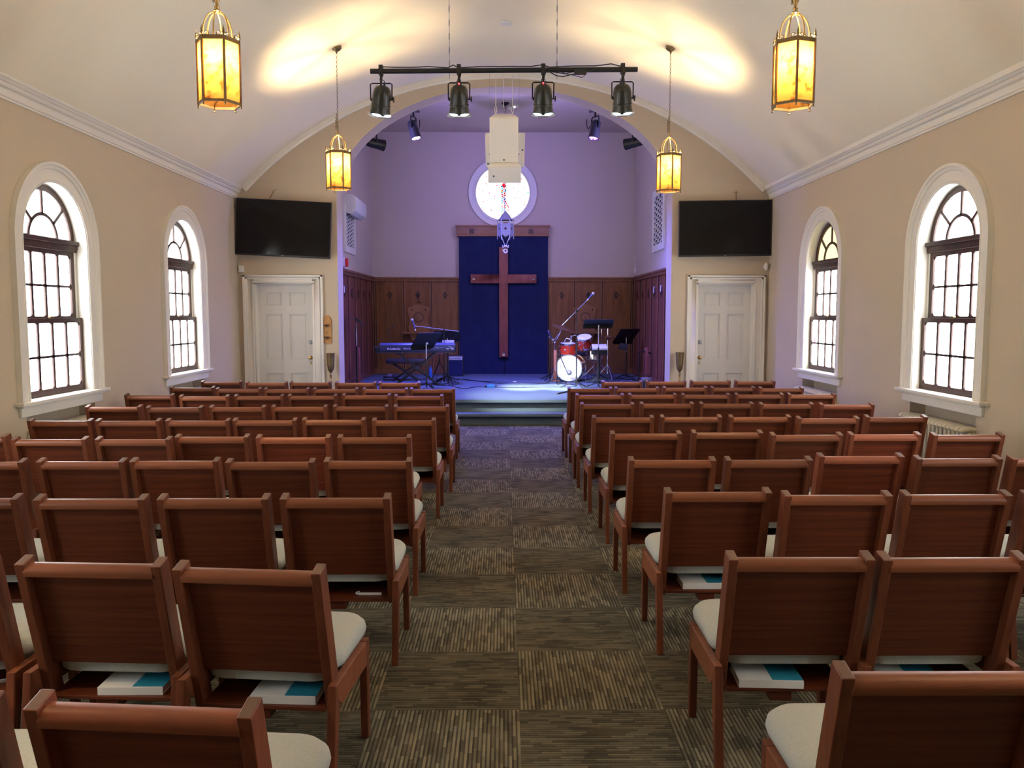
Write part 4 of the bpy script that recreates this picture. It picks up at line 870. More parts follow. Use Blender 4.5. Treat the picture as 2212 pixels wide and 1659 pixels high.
# carved plaques with shelves on back panelling
def make_plaque(px, lab):
    x = aY(px, 690, SB).x; Y = SB - .03; t = thing('carved_wall_shelf', lab, 'wall shelf', (x, Y, 1.27), 0, 'carved shelves on the back panelling')
    W_ = .23; z = .58
    right = [(.21, 0), (.235, .10), (.205, .19), (.20, .28), (.225, .36), (.235, .45), (.25, .50), (.20, .535), (.13, .545), (.09, .575), (0, .59)]
    pts = right + [(-a, b) for a, b in reversed(right[:-1])]
    mb = MB(); mb.plate([pts], XZ, -.03, 0); mb.build('carved_back', M['plaque'], t, bevel=.004, smooth=0)
    mb = MB(); mb.plate([arc(0, .31, .105, 0, 2 * PI * 31 / 32, 31), arc(0, .31, .092, 0, 2 * PI * 31 / 32, 31)], XZ, -.037, -.029); 
    for sx2 in (-1, 1): mb.plate([[(sx2 * .15 - .022, .475), (sx2 * .15, .45), (sx2 * .15 + .022, .475), (sx2 * .15, .50)]], XZ, -.035, -.029)
    for a, b in ((-.05, .635), (.05, .635), (0, .66)): mb.tube([(a - .025, -.006, b), (a, -.008, b - .018), (a + .025, -.006, b)], .005, 5)
    mb.tube([(0, -.006, .60), (0, -.006, .69)], .005, 5); mb.build('dark_carving', M['darkcarve'], t); MB().lathe([(0, .012), (.05, .008), (.09, 0)], 24, (0, -.03, .31), rx).build('round_boss', M['plaque'], t)
    mb = MB().bb(-.33, .33, -.26, 0, -.025, 0).bb(-.30, .30, -.24, 0, -.045, -.025); mb.plate([[(-.14, -.18), (.14, -.18), (.2, -.045), (-.2, -.045)]], XZ, -.14, 0); mb.build('shelf', M['plaque'], t, bevel=.004, smooth=0)
make_plaque(905, 'carved wooden wall shelf with shield back, left of the navy backdrop')
make_plaque(1264, 'carved wooden wall shelf with shield back, right of the navy backdrop')

# pierced metal lantern over the cross
LY = 15.6; q = aY(1092, 495, LY)
t = thing('pierced_metal_lantern', 'pierced metal lantern hanging in front of the round window and cross', 'lantern', (q.x, LY, q.z)); mb = MB(); Rr = .15; H_ = .30
for k in range(6):
    a, b_ = R(0) + PI / 3 * k, R(0) + PI / 3 * (k + 1); P = lambda r_, a_, z: (r_ * math.cos(a_), r_ * math.sin(a_), z)
    mb.beam(P(Rr, a, -.17), P(Rr, a, .16), .018, .014, up=P(1, a, 0)); mb.ball(P(Rr, a, .165), .016, 8); mb.ball(P(Rr, a, -.175), .011, 8)
    for z in (-.10, .09): mb.beam(P(Rr, a, z), P(Rr, b_, z), .010, .016)
    pa, pb = Vector(P(Rr, a, 0)), Vector(P(Rr, b_, 0)); e = pb - pa; mid = (pa + pb) / 2; L_ = e.length; mp = lambda u, v, tt: mid + e.normalized() * u + Vector((mid.x, mid.y, 0)).normalized() * tt + Vector((0, 0, v))
    cr8 = [(-.008, .028), (.008, .028), (.008, .008), (.028, .008), (.028, -.008), (.008, -.008), (.008, -.028), (-.008, -.028), (-.008, -.008), (-.028, -.008), (-.028, .008), (-.008, .008)]
    mb.plate([[(-L_ / 2, -.10), (0, -.15), (L_ / 2, -.10), (L_ / 2, .09), (-L_ / 2, .09)], cr8], mp, -.004, .002)
mb.build('pierced_body', M['grey'], t, smooth=0)
mb = MB().lathe([(.13, .16), (.135, .175), (.10, .21), (.07, .26), (.03, .30), (.012, .33), (.0, .335)], 18); mb.tube([P(.10, a, .175) for a in [2 * PI * i / 24 for i in range(24)]], .008, 6, closed=True); mb.build('dome_cap', M['grey'], t)
mb = MB()
for k in range(4):
    a = PI / 4 + k * PI / 2; mb.tube([P(.11, a, -.12), P(.07, a, -.20), P(.03, a, -.27), P(.035, a, -.32), P(.075, a, -.335), P(.085, a, -.305), P(.065, a, -.295)], .005, 6)
mb.ball((0, 0, -.31), .022, 10); m3 = arc(0, -.40, .042, 0, 2 * PI * 23 / 24, 23); mb.plate([m3, [(.0, -.40 + .026), (.016, -.386), (.026, -.40), (.01, -.41), (.0, -.426), (-.01, -.41), (-.026, -.40), (-.016, -.386)]], XZ, -.006, .006); mb.build('scroll_finial', M['silver'], t)
mb = MB(); chain(mb, (0, 0, .33), (0, 0, SCZ - LY * 0 - q.z - .04), .014, .07, .004); mb.build('chain', M['black'], t)
MB().lathe([(0, -.06), (.02, -.05), (.07, -.02), (.07, 0), (0, 0)], 16, (0, 0, SCZ - q.z)).build('canopy', M['black'], t)
MB().cyl((0, 0, -.08), (0, 0, .12), .05, n=12).build('inner_glass', pbr('dark_red_glass', (.25, .01, .03), .2), t)
q = aY(1102, 232, 15.9); t = thing('ceiling_camera', 'small pale camera under stage ceiling behind the speaker cables', 'camera', (q.x + .02, 15.9, q.z)); MB().bb(-.06, .05, -.05, .05, -.03, .03).build('camera_body', M['whitep'], t, bevel=.008); mb = MB().cyl((0, 0, .03), (0, 0, SCZ - q.z), .008, n=8); mb.build('drop_rod', M['whitep'], t); MB().ball((.06, -.03, 0), .016, 8).build('camera_lens', M['ledwhite'], t)

# ------------------------------------------------------------------ stage equipment
def tripod(mb, c, z, h, r_, n=3, rot=0, tr=.009, mat=None, feet=.014):
    mb.cyl((c[0], c[1], z + h - .03), (c[0], c[1], z + h + .02), tr * 2.0, n=10)
    for k in range(n):
        a = rot + 2 * PI * k / n; f = (c[0] + r_ * math.cos(a), c[1] + r_ * math.sin(a), z + .012)
        mb.legs.append(MB().tube([(c[0], c[1], z + h), f], tr, 7).ball(f, feet, 8))
def mic_stand(lab, base, ztop, base_kind, boom=None, mic=None, mat='black', rot=.4, group=None, cat='microphone stand'):
    """boom = (p0 world, p1 world); mic = (tail, head)"""
    t = thing('microphone_stand', lab, cat, (base.x, base.y, STG), 0, group); o = Vector((base.x, base.y, STG))
    if base_kind == 'round':
        MB().lathe([(0, 0), (.125, 0), (.125, .012), (.11, .022), (.02, .03), (.015, .06), (0, .06)], 24).build('round_base', M[mat], t)
    else:
        mb = MB(); tripod(mb, (0, 0), 0, .12, .27, rot=rot); mb.cyl((0, 0, .03), (0, 0, .2), .018, n=10); mb.build('tripod_base', M[mat], t)
    h = ztop - STG
    MB().cyl((0, 0, .03), (0, 0, h * .6), .012, n=10).build('pole', M[mat], t); MB().cyl((0, 0, h * .58), (0, 0, h), .0085, n=10).build('upper_pole', M['chrome'] if mat == 'black2' else M[mat], t)
    MB().cyl((0, 0, h * .57), (0, 0, h * .62), .018, n=10).build('clutch', M['black'], t)
    if boom:
        p0, p1 = boom[0] - o, boom[1] - o; mb = MB().cyl(p0, p1, .008, n=8); mb.build('boom_arm', M['grey'], t); MB().cyl((0, -.02, h), (0, .02, h), .02, n=10).build('boom_clamp', M['black'], t)
    return t
def microphone(tail, head, lab, group='microphones on the stage', body='blueobj', r_=.026):
    d = (head - tail).normalized(); L_ = (head - tail).length; t = thing('microphone', lab, 'microphone', tail, 0, group)
    MB().cyl((0, 0, 0), d * (L_ - r_ * 1.2), .012, .019, n=14).build('handle', M['plastic' if body != 'blueobj' else 'kbblue'], t); MB().ball(d * (L_ - r_), r_, 14).build('grille_ball', M['silver'], t); MB().cyl(d * -.03, (0, 0, 0), .012, n=10).build('plug', M['white'], t)
    return t
def music_stand(lab, base, zc, w, h, tilt, rz, mat='black', pole2='chrome', tri=True, dz=0):
    t = thing('music_stand', lab, 'music stand', (base.x, base.y, STG), rz, 'black music stands'); H_ = zc - STG
    mb = MB(); tripod(mb, (0, 0), 0, .10, .24, rot=.5, tr=.010); mb.build('tripod_base', M[mat], t)
    MB().cyl((0, 0, .03), (0, 0, H_ * .62), .014, n=10).build('pole', M[mat], t); MB().cyl((0, 0, H_ * .60), (0, 0, H_ - .04), .009, n=10).build('upper_pole', M[pole2], t)
    q = Matrix.Rotation(R(tilt), 3, 'X'); c = Vector((0, 0, H_ + dz))
    mb = MB().box(c, (w, .006, h), q); mb.box(c + q @ Vector((0, -.03, -h / 2)), (w, .06, .006), q); mb.box(c + q @ Vector((0, .004, h / 2 - .004)), (w, .012, .008), q); mb.build('desk', M[mat], t, smooth=0)
    mb = MB().box(c + q @ Vector((0, .02, -.03)), (.06, .04, .12), q); mb.build('bracket', M[mat], t, bevel=.003)
    return t

# keyboard on X stand. local frame centred under keyboard
kq = g(900, 832); KY = 15.15; kc = Vector((aY(900, 760, KY).x, KY, 0)); KR = R(7)
t = thing('keyboard_stand', 'black folding cross leg stand under the stage piano', 'keyboard stand', (kc.x, KY, STG), KR)
mb = MB(); kh = .60
for dy in (-.12, .12):
    mb.beam((-.34, dy, .62 - .03), (.37, dy * 1.1, .02), .035, .028, up=(0, 1, 0)); mb.beam((.34, dy - .03, .62 - .03), (-.37, dy * 1.1 - .03, .02), .035, .028, up=(0, 1, 0))
mb.build('cross_leg', M['black'], t, bevel=.003)
mb = MB()
for x in (-.34, .34): mb.beam((x, -.19, .60), (x, .19, .60), .05, .03)
for x in (-.37, .37): mb.beam((x, -.2, .018), (x, .2, .018), .035, .035)
mb.build('cross_bar', M['black'], t, bevel=.004); mb = MB().cyl((0, -.19, .31), (0, .16, .31), .045, n=14); mb.build('pivot', M['plastic'], t, bevel=.003)
t = thing('stage_piano', 'dark blue electronic stage piano with white lettering on its back', 'keyboard', (kc.x, KY, STG + .615), KR)
Wk = 1.43; mb = MB(); mb.plate([[(-.155, .125), (-.135, .01), (-.10, 0), (.16, 0), (.165, .055), (.10, .065), (.05, .158), (-.125, .158)]], lambda u, v, tt: (tt, u, v), -Wk / 2 + .06, Wk / 2 - .03); kcase = mb.build('case', M['kbblue'], t, bevel=.003)
mb = MB(); mb.plate([[(-.155, .09), (-.13, .0), (.17, -.005), (.17, .06), (.06, .10)]], lambda u, v, tt: (tt, u, v), -Wk / 2 - .04, -Wk / 2 + .06); mb.plate([[(-.15, .1), (-.13, .0), (.17, -.005), (.17, .06), (.06, .12)]], lambda u, v, tt: (tt, u, v), Wk / 2 - .03, Wk / 2); mb.bb(-Wk / 2, Wk / 2 - .02, -.14, .165, -.025, .002); mb.build('end_cheek', M['plastic'], t, bevel=.004)
MB().bb(-Wk / 2 + .07, Wk / 2 - .04, .09, .16, .064, .08).build('key_row', M['white'], t, smooth=0)
textmesh('Roland', 'maker_lettering', M['lettering'], .085, .001, (-.53, -.149, .04), (R(81), 0, 0), kcase)
textmesh('RD-300NX', 'model_lettering', M['lettering'], .056, .001, (-.235, -.149, .045), (R(81), 0, 0), kcase)
mb = MB()
for i, x in enumerate((.11, .17, .20, .25, .30, .34, .38, .43)): mb.bb(x, x + .018 + .012 * (i % 3), -.152, -.143, .062 + .006 * (i % 2), .069 + .006 * (i % 2))
for x, z, w_ in ((.53, .045, .05), (.60, .06, .045), (.62, .04, .05), (.58, .085, .02)): mb.bb(x, x + w_, -.156, -.14, z, z + .016)
mb.build('rear_socket', M['silver'], kcase, smooth=0)
# bench
q = g(875, 819); BYk = 16.2; bq = aY(876, 780, BYk)
t = thing('keyboard_bench', 'black padded folding bench behind the stage piano', 'bench', (bq.x, BYk, STG), R(6)); zs = bq.z - STG
MB().bb(-.375, .375, -.17, .17, zs - .04, zs + .045).build('seat_pad', M['plastic'], t, bevel=.02)
mb = MB()
for dy in (-.13, .13):
    mb.beam((-.25, dy, zs - .04), (.22, dy, .02), .03, .022, up=(0, 1, 0)); mb.beam((.25, dy, zs - .04), (-.22, dy, .02), .03, .022, up=(0, 1, 0))
for x in (-.22, .22): mb.beam((x, -.18, .018), (x, .18, .018), .03, .03)
mb.cyl((0, -.15, (zs - .02) / 2), (0, .15, (zs - .02) / 2), .02, n=10); mb.build('cross_leg', M['black'], t, bevel=.002)

# music stands around the keyboard
b = aY(966, 726, 16.1); music_stand('black music stand beside left edge of the navy backdrop', Vector((b.x, 16.1, STG)), b.z, .50, .21, 20, R(2))
b = g(768, 826); b.x = aY(770.5, 760, 14.6).x; z = aY(769, 692, 14.6).z
t = music_stand('music stand seen edge on against the left side panelling', Vector((b.x, 14.6, STG)), z, .45, .30, 60, R(-82), pole2='silver')

# boom mic stand by the keyboard
b = g(960, 829); zt = aY(958, 713, b.y).z; p0 = aY(991, 716, b.y); p1 = aY(895, 704, b.y)
mic_stand('boom microphone stand in front of the stage piano, boom pointing left', b, zt, 'tripod', (p0, p1), mat='black', rot=.2, group='microphone stands')
m0, m1 = aY(896.5, 711, b.y), aY(889.5, 688, b.y); microphone(m0, m1, 'blue lit vocal microphone on boom pointing left above the piano')
b = g(921.5, 840); z = aY(921, 735, b.y).z; t = music_stand('black slanting music stand with silver clip in front of the stage piano', b, z, .48, .36, 46, R(38), pole2='silver'); MB().ball((0, -.03, aY(921, 742, b.y).z - STG), .020, 10).build('silver_knob', M['silver'], t)
b = aY(856, 750, 15.9); t = thing('gooseneck_lamp', 'thin black gooseneck lamp standing on the stage piano', 'lamp', (b.x, KY + .1, STG + .685)); z0 = aY(847, 712, KY).z - STG - .685; dx = (847 - 856) / F * KY
MB().lathe([(0, 0), (.03, 0), (.03, .012), (0, .016)], 14).build('clip_base', M['black'], t); MB().tube([(0, 0, .01), (dx * .5, 0, z0 * .5), (dx, 0, z0)], .005, 6).build('gooseneck', M['black'], t); MB().beam((dx, 0, z0), (dx + .13, 0, z0 + .055), .025, .015).build('lamp_head', M['black'], t, bevel=.003)
# small mixer on stand
b = aY(968, 742, 15.5); t = thing('mixer_box', 'small lit silver mixer on a stand beside the stage piano', 'mixer', (b.x, 15.5, STG)); z = b.z - STG
MB().box((0, 0, z), (.22, .16, .055), Matrix.Rotation(R(28), 3, 'X')).build('mixer_body', M['silver'], t, bevel=.004); mb = MB()
for i in range(6): mb.box((-.085 + i * .034, -.075, z + .004), (.012, .02, .02), Matrix.Rotation(R(28), 3, 'X'))
mb.build('mixer_knob', M['black'], t, smooth=0); mb = MB().cyl((.0, 0, .0), (0, 0, z - .04), .012, n=8); tripod(mb, (0, 0), 0, .15, .22, rot=1); mb.build('stand_pole', M['black'], t)
# amplifier
b = g(985, 812); t = thing('guitar_amplifier', 'small combo amplifier with pale control panel, beside the navy backdrop', 'amplifier', (aY(984, 790, 17.4).x, 17.4, STG), R(0)); wa, ha = .33, .43
MB().bb(-wa / 2, wa / 2, -.12, .14, 0, ha).build('cabinet', M['plastic'], t, bevel=.01); MB().bb(-wa / 2 + .015, wa / 2 - .015, -.128, -.118, ha - .085, ha - .015).build('control_panel', M['silver'], t, smooth=0)
mb = MB().bb(-wa / 2 + .015, wa / 2 - .015, -.126, -.118, .015, ha - .10); mb.lathe([(.11, 0), (.115, .006), (.12, 0)], 24, (0, -.126, .17), rx); mb.build('speaker_cloth', M['navy'], t)
mb = MB()
for i in range(8): mb.cyl((-wa / 2 + .04 + i * .034, -.128, ha - .05), (-wa / 2 + .04 + i * .034, -.140, ha - .05), .009, n=8)
mb.build('control_knob', M['black'], t)
# laptop-less stool-like keyboard accessory stand (dark) below the mixer
b = g(950, 818); t = thing('guitar_stand', 'small folding instrument stand with pale bar under the stage piano', 'stand', (aY(949, 790, 16.4).x, 16.4, STG)); mb = MB(); tripod(mb, (0, 0), 0, .36, .2, rot=.3); mb.cyl((0, 0, .3), (0, 0, .5), .012, n=8); mb.build('folding_leg', M['black'], t); MB().bb(-.11, .11, -.03, .03, .50, .54).bb(-.13, -.10, -.05, -.02, .48, .57).build('padded_bar', M['cross'], t, bevel=.004)
b = g(930, 815); o = MB().lathe([(0, 0), (.035, 0), (.035, .16), (.015, .20), (.015, .23), (0, .23)], 14).build('water_bottle', M['blueobj']); o.location = (b.x, b.y, STG); tag(o, 'small blue bottle standing on the stage floor behind the piano', 'bottle')
# floor boxes
b = g(842, 817); t = thing('pedal_unit', 'black foot pedal on the stage floor left of the piano bench', 'pedal', (b.x, b.y, STG)); MB().bb(-.12, .12, -.09, .09, 0, .045).build('pedal_base', M['plastic'], t, bevel=.006); MB().box((0, -.01, .06), (.09, .16, .02), Matrix.Rotation(R(12), 3, 'X')).build('foot_plate', M['grey'], t, bevel=.003)
b = g(1060, 837); t = thing('direct_box', 'small blue metal box on the stage floor near the aisle', 'box', (b.x, b.y, STG), R(8)); MB().bb(-.07, .07, -.05, .05, 0, .05).build('box_body', M['blueobj'], t, bevel=.004); MB().bb(-.035, .035, -.03, .03, .05, .053).build('label_plate', M['teal'], t, smooth=0); mb = MB().cyl((-.07, 0, .025), (-.11, 0, .025), .012, n=8).cyl((.07, 0, .025), (.11, 0, .025), .012, n=8); mb.build('cable_plug', M['black'], t)
b = g(1112, 825); o = MB().bb(-.035, .035, -.02, .02, 0, .012).build('white_tag', M['white']); o.location = (b.x, b.y, STG); tag(o, 'small white tag lying on the stage floor in front of the cross', 'tag')
# brown posts with cross tops by side walls
for px, py0, py1, X, lab in ((775.5, 750, 822, SL + .14, 'slim reddish wooden post by the left side panelling'), (1396.5, 751, 812, SR - .14, 'slim reddish wooden post with small cross arm by the right side panelling'), (1199, 756, 806, .98, 'slim wooden post lit lavender, standing just left of the bass drum')):
    q = aX(px, py1, X); q.y = X / ray(px, py1).x * ray(px, py1).y; zt = aY(px, py0, q.y).z; t = thing('wooden_post', lab, 'post', (X, q.y, STG), 0, 'wooden posts on the stage'); zz = zt - STG
    MB().bb(-.028, .028, -.02, .02, 0, zz).build('post', M['cross'], t, bevel=.004); MB().bb(-.09, .09, -.07, .07, 0, .03).build('foot', M['cross'], t, bevel=.004)
    if px > 1300: MB().beam((-.10, 0, zz - .06), (.09, 0, zz - .11), .02, .03).build('cross_arm', M['black'], t, bevel=.003)

# ------------------------------------------------------------------ drums
def drum(mb_t, c, r_, h, q, shell, lugs=8, heads='both'):
    """parts of a drum parented to mb_t. axis = q @ Z, c = centre"""
    c = Vector(c)
    sh_ = MB().lathe([(0, -h / 2 + .003), (r_ * .985, -h / 2 + .003), (r_ * .985, h / 2 - .003), (0, h / 2 - .003)], 36, c, q).build('shell', shell, mb_t)
    MB().lathe([(0, h / 2 - .002), (r_ * .97, h / 2 - .002), (r_ * .97, h / 2 + .002), (0, h / 2 + .003)], 36, c, q).build('drum_head', M['drumhead'], mb_t)
    MB().lathe([(0, -h / 2 + .002), (r_ * .97, -h / 2 + .002), (r_ * .97, -h / 2 - .002), (0, -h / 2 - .003)], 36, c, q).build('resonant_head', M['drumhead'], mb_t)
    for s_ in (-1, 1): MB().lathe([(r_ * .96, s_ * (h / 2 - .02)), (r_ * 1.03, s_ * (h / 2 - .02)), (r_ * 1.03, s_ * (h / 2 + .012)), (r_ * .96, s_ * (h / 2 + .012)), (r_ * .96, s_ * (h / 2 - .02))], 36, c, q).build('hoop', M['chrome'], mb_t)
    mb = MB()
    for k in range(lugs):
        a = 2 * PI * (k + .5) / lugs; p = lambda rr, z: c + q @ Vector((rr * math.cos(a), rr * math.sin(a), z))
        for s_ in (-1, 1): mb.cyl(p(r_ * 1.03, s_ * h * .22), p(r_ * 1.03, s_ * (h / 2 + .01)), .005, n=6); mb.cyl(p(r_ * .98, s_ * h * .22), p(r_ * 1.06, s_ * h * .22), .012, n=8)
    mb.build('lug_set', M['chrome'], sh_)
DYK = 15.75; kc = aY(1229, 794, DYK); kr = .252; kz = STG + .262
t = thing('bass_drum', 'bass drum with white front head and red shell, on the stage', 'drum', (kc.x, DYK, STG)); qk = Matrix.Rotation(R(-17), 3, 'Z') @ Matrix.Rotation(R(90), 3, 'X')
drum(t, qk @ Vector((0, 0, -.19)) + Vector((0, 0, .272)), kr, .38, qk, M['reddrum'], 8)
for s_ in (-1, 1): MB().tube([qk @ Vector((s_ * kr, -.02, -.08)) + Vector((0, 0, .272)), qk @ Vector((s_ * (kr + .06), -.14, .0)) + Vector((0, 0, .272)), Vector((qk @ Vector((s_ * (kr + .09), 0, .04))).to_tuple()[:2] + (.01,))], .007, 6).build('spur', M['chrome'], t)
cb_ = qk @ Vector((0, 0, .004)) + Vector((0, 0, .272)); mb = MB(); mb.plate([[(-.028, .19), (-.018, .178), (0, .172), (.018, .178), (.028, .19)]], lambda u, v, tt: cb_ + qk @ Vector((u, v, tt)), -.001, .001); mb.build('head_logo', M['grey'], t, smooth=0)
def tom(px, py, Y, r_, h, tilt, rz, lab):
    c = aY(px, py, Y); t = thing('tom_drum', lab, 'drum', c, 0, 'red toms of the drum kit'); q = Matrix.Rotation(R(rz), 3, 'Z') @ Matrix.Rotation(R(tilt), 3, 'X'); drum(t, (0, 0, 0), r_, h, q, M['reddrum'], 6); 
    MB().ball(q @ Vector((r_ * -.55, -r_ * .86, 0)), .022, 12).build('maker_badge', M['chrome'], t); return t, c
t1, c1 = tom(1226.5, 754, 16.05, .155, .21, 6, 8, 'rack tom with orange red shell, left of the pair')
t2, c2 = tom(1262.5, 739, 15.95, .14, .20, 24, -12, 'higher tilted red tom, right of the pair')
t = thing('tom_holder', 'chrome tom holder between the two red toms', 'drum hardware', (kc.x + .06, 16.0, STG + .53)); mb = MB().cyl((0, 0, 0), (0, 0, .33), .014, n=10); mb.tube([(0, 0, .28), (-.10, .0, .30), (-.13, .03, .24)], .010, 8); mb.tube([(0, 0, .33), (.07, 0, .36), (.12, 0, .34)], .010, 8); mb.ball((0, 0, .24), .032, 10); mb.ball((0, 0, .33), .028, 10); mb.ball((-.02, -.02, .28), .022, 8); mb.build('holder_arm', M['chrome'], t)
def cymbal(px, py, Y, r_, q, lab, parent_loc=None):
    c = aY(px, py, Y); t = thing('cymbal', lab, 'cymbal', c, 0, 'cymbals of the drum kit')
    MB().lathe([(0, .030), (.012, .030), (.03, .022), (.045, .010), (r_ * .6, .0), (r_, -.018), (r_, -.020), (r_ * .6, -.003), (.045, .007), (0, .026)], 40, (0, 0, 0), q).build('cymbal_disc', M['cym'], t); MB().cyl(q @ Vector((0, 0, .02)), q @ Vector((0, 0, .06)), .009, n=8).ball(q @ Vector((0, 0, .03)), .022, 8, sc=(1, 1, .6)).build('wing_nut', M['chrome'], t); return c
cc1 = cymbal(1215, 706, 16.1, .215, Matrix.Rotation(R(17), 3, 'Y') @ Matrix.Rotation(R(9), 3, 'X'), 'large tilted crash cymbal at left of drum kit, nearest the cross')
def cstand(lab, foot, top, elbow=None, r_=.30, rot=.3):
    t = thing('cymbal_stand', lab, 'cymbal stand', (foot[0], foot[1], STG), 0, 'chrome cymbal stands'); mb = MB(); tripod(mb, (0, 0), 0, .30, r_, rot=rot, tr=.010); mb.build('tripod_base', M['chrome'], t)
    o = Vector((foot[0], foot[1], STG)); pts = [(0, 0, .12)] + ([Vector(elbow) - o] if elbow is not None else []) + [Vector(top) - o]
    MB().tube(pts, .011, 8).build('pole', M['chrome'], t); MB().ball(pts[1] if elbow is not None else (0, 0, .5), .024, 10).build('tilter', M['chrome'], t); return t
e1 = aY(1199, 740, 16.2); cstand('chrome boom stand carrying the large left cymbal', (aY(1201, 760, 16.3).x, 16.3), cc1, e1, .26)
# snare on stand, hidden behind, hi-hat and ride at right
cr2 = cymbal(1300, 711, 16.6, .20, Matrix.Rotation(R(14), 3, 'Y') @ Matrix.Rotation(R(-4), 3, 'X'), 'bronze cymbal behind the front right music stand'); cstand('chrome cymbal stand behind the front right music stand', (aY(1296, 780, 16.6).x, 16.6), cr2, None, .28, .1)
hh = cymbal(1313, 728, 16.35, .17, Matrix.Rotation(R(2), 3, 'Y'), 'upper hi-hat cymbal right of the drum kit'); hh2 = cymbal(1313, 730.5, 16.35, .17, Matrix.Rotation(R(182), 3, 'Y'), 'lower hi-hat cymbal right of the drum kit')
cstand('chrome hi-hat stand at right of the drum kit', (hh.x, 16.35), (hh.x, 16.35, hh.z + .22), None, .24, .8)
t = thing('snare_drum', 'snare drum between the toms and the hi-hat, on a chrome basket stand', 'drum', (aY(1283, 765, 16.3).x, 16.3, STG)); zz = aY(1283, 768, 16.3).z - STG; drum(t, (0, 0, zz), .165, .13, Matrix.Rotation(R(-5), 3, 'X'), M['chrome'], 8); mb = MB(); tripod(mb, (0, 0), 0, .28, .26, rot=.9); mb.cyl((0, 0, .2), (0, 0, zz - .10), .012, n=8); [mb.tube([(0, 0, zz - .14), (.15 * math.cos(a), .15 * math.sin(a), zz - .08)], .007, 6) for a in (0.5, 2.6, 4.7)]; mb.build('basket_stand', M['chrome'], t)
t = thing('drum_throne', 'black round drum stool behind the drum kit', 'stool', (kc.x + .28, 17.0, STG)); MB().lathe([(0, .44), (.15, .44), (.165, .46), (.165, .50), (.14, .52), (0, .525)], 24).build('seat', M['plastic'], t); mb = MB(); tripod(mb, (0, 0), 0, .26, .24, rot=.2, tr=.012); mb.cyl((0, 0, .2), (0, 0, .44), .016, n=10); mb.build('tripod_base', M['chrome'], t)
# electronic pad module white on stand
b = aY(1295, 751, 15.6); t = thing('drum_sampler', 'small white and black electronic unit on a stand beside the drums', 'electronic unit', (b.x, 15.6, STG)); z = b.z - STG
MB().box((0, 0, z + .01), (.28, .20, .04), Matrix.Rotation(R(20), 3, 'X')).build('white_panel', M['white'], t, bevel=.004); MB().bb(-.14, .15, -.02, .16, z - .13, z - .03).build('lower_unit', M['plastic'], t, bevel=.006); mb = MB().cyl((0, .06, .02), (0, .06, z - .1), .014, n=8); tripod(mb, (0, .06), 0, .18, .22, rot=.4); mb.build('stand_pole', M['black'], t)
# front right music stand and mic stand
b = g(1292, 838); z = aY(1292, 697, b.y).z; t = music_stand('front right music stand with flat wide desk and bright upper pole', b, z, .52, .24, 66, R(2), pole2='silver')
b = aY(1353, 725, 16.6); music_stand('black music stand with large slanting desk, right of the drum kit', Vector((b.x, 16.6, STG)), b.z, .52, .36, 44, R(34), pole2='silver')
q = aY(1347, 749, 16.5); o = MB().box((0, 0, 0), (.17, .05, .13), Matrix.Rotation(R(10), 3, 'Y')).ball((-.1, 0, -.02), .02, 8).build('headphone_pair', M['plastic'], bevel=.01); o.location = q; tag(o, 'dark headphones hanging from the pole of the right music stand', 'headphones')
b = g(1245, 838); zt = aY(1247, 672, b.y).z; mic_stand('tall boom microphone stand at right of aisle, boom rising to the right', b, zt, 'tripod', (aY(1214, 703, b.y), aY(1276, 641, b.y)), rot=.9, group='microphone stands')
microphone(aY(1271, 646, b.y), aY(1283.5, 632, b.y), 'silver headed vocal microphone at tip of the tall rising boom')
b = g(1188, 821); zt = aY(1187, 745, b.y).z; mic_stand('low boom microphone stand left of the bass drum', b, zt, 'tripod', (aY(1193, 741, b.y), aY(1206, 722, b.y)), rot=.1, group='microphone stands')
microphone(aY(1192, 733, b.y), aY(1184, 714, b.y), 'slim dark microphone pointing up, left of the bass drum', r_=.012); microphone(aY(1193, 732, b.y) + Vector((0, -.06, 0)), aY(1185, 727, b.y) + Vector((0, -.06, 0)), 'short silver microphone pointing left, beside the slim dark one', r_=.014)
b = g(1203, 829); t = thing('kick_microphone_stand', 'low black boom arm reaching across the bass drum head', 'microphone stand', (aY(1203, 800, 15.4).x, 15.4, STG)); o = Vector((t.location.x, 15.4, STG)); pA, pB = aY(1208, 765, 15.4), aY(1222, 797, 15.4)
MB().cyl(pA - o, pB - o, .009, n=8).build('boom_arm', M['black'], t); MB().cyl((0, 0, .02), Vector((0, 0, (pA - o).z)), .010, n=8).build('pole', M['black'], t); MB().cyl((0, 0, (pA - o).z), pA - o, .010, n=8).build('clutch', M['black'], t); mb = MB(); tripod(mb, (0, 0), 0, .10, .22, rot=.6); mb.build('tripod_base', M['black'], t)
q0, q1 = aY(1222, 797, 15.4), aY(1230, 805, 15.4); t = thing('kick_drum_microphone', 'round grey bass drum microphone in front of the white drum head', 'microphone', q0, 0); d = (q1 - q0).normalized(); L_ = (q1 - q0).length; MB().cyl((0, 0, 0), d * L_ * .6, .02, .03, n=12).build('handle', M['grey'], t); MB().ball(d * L_, .048, 14, sc=(1, .8, 1)).build('grille_ball', M['grey'], t)
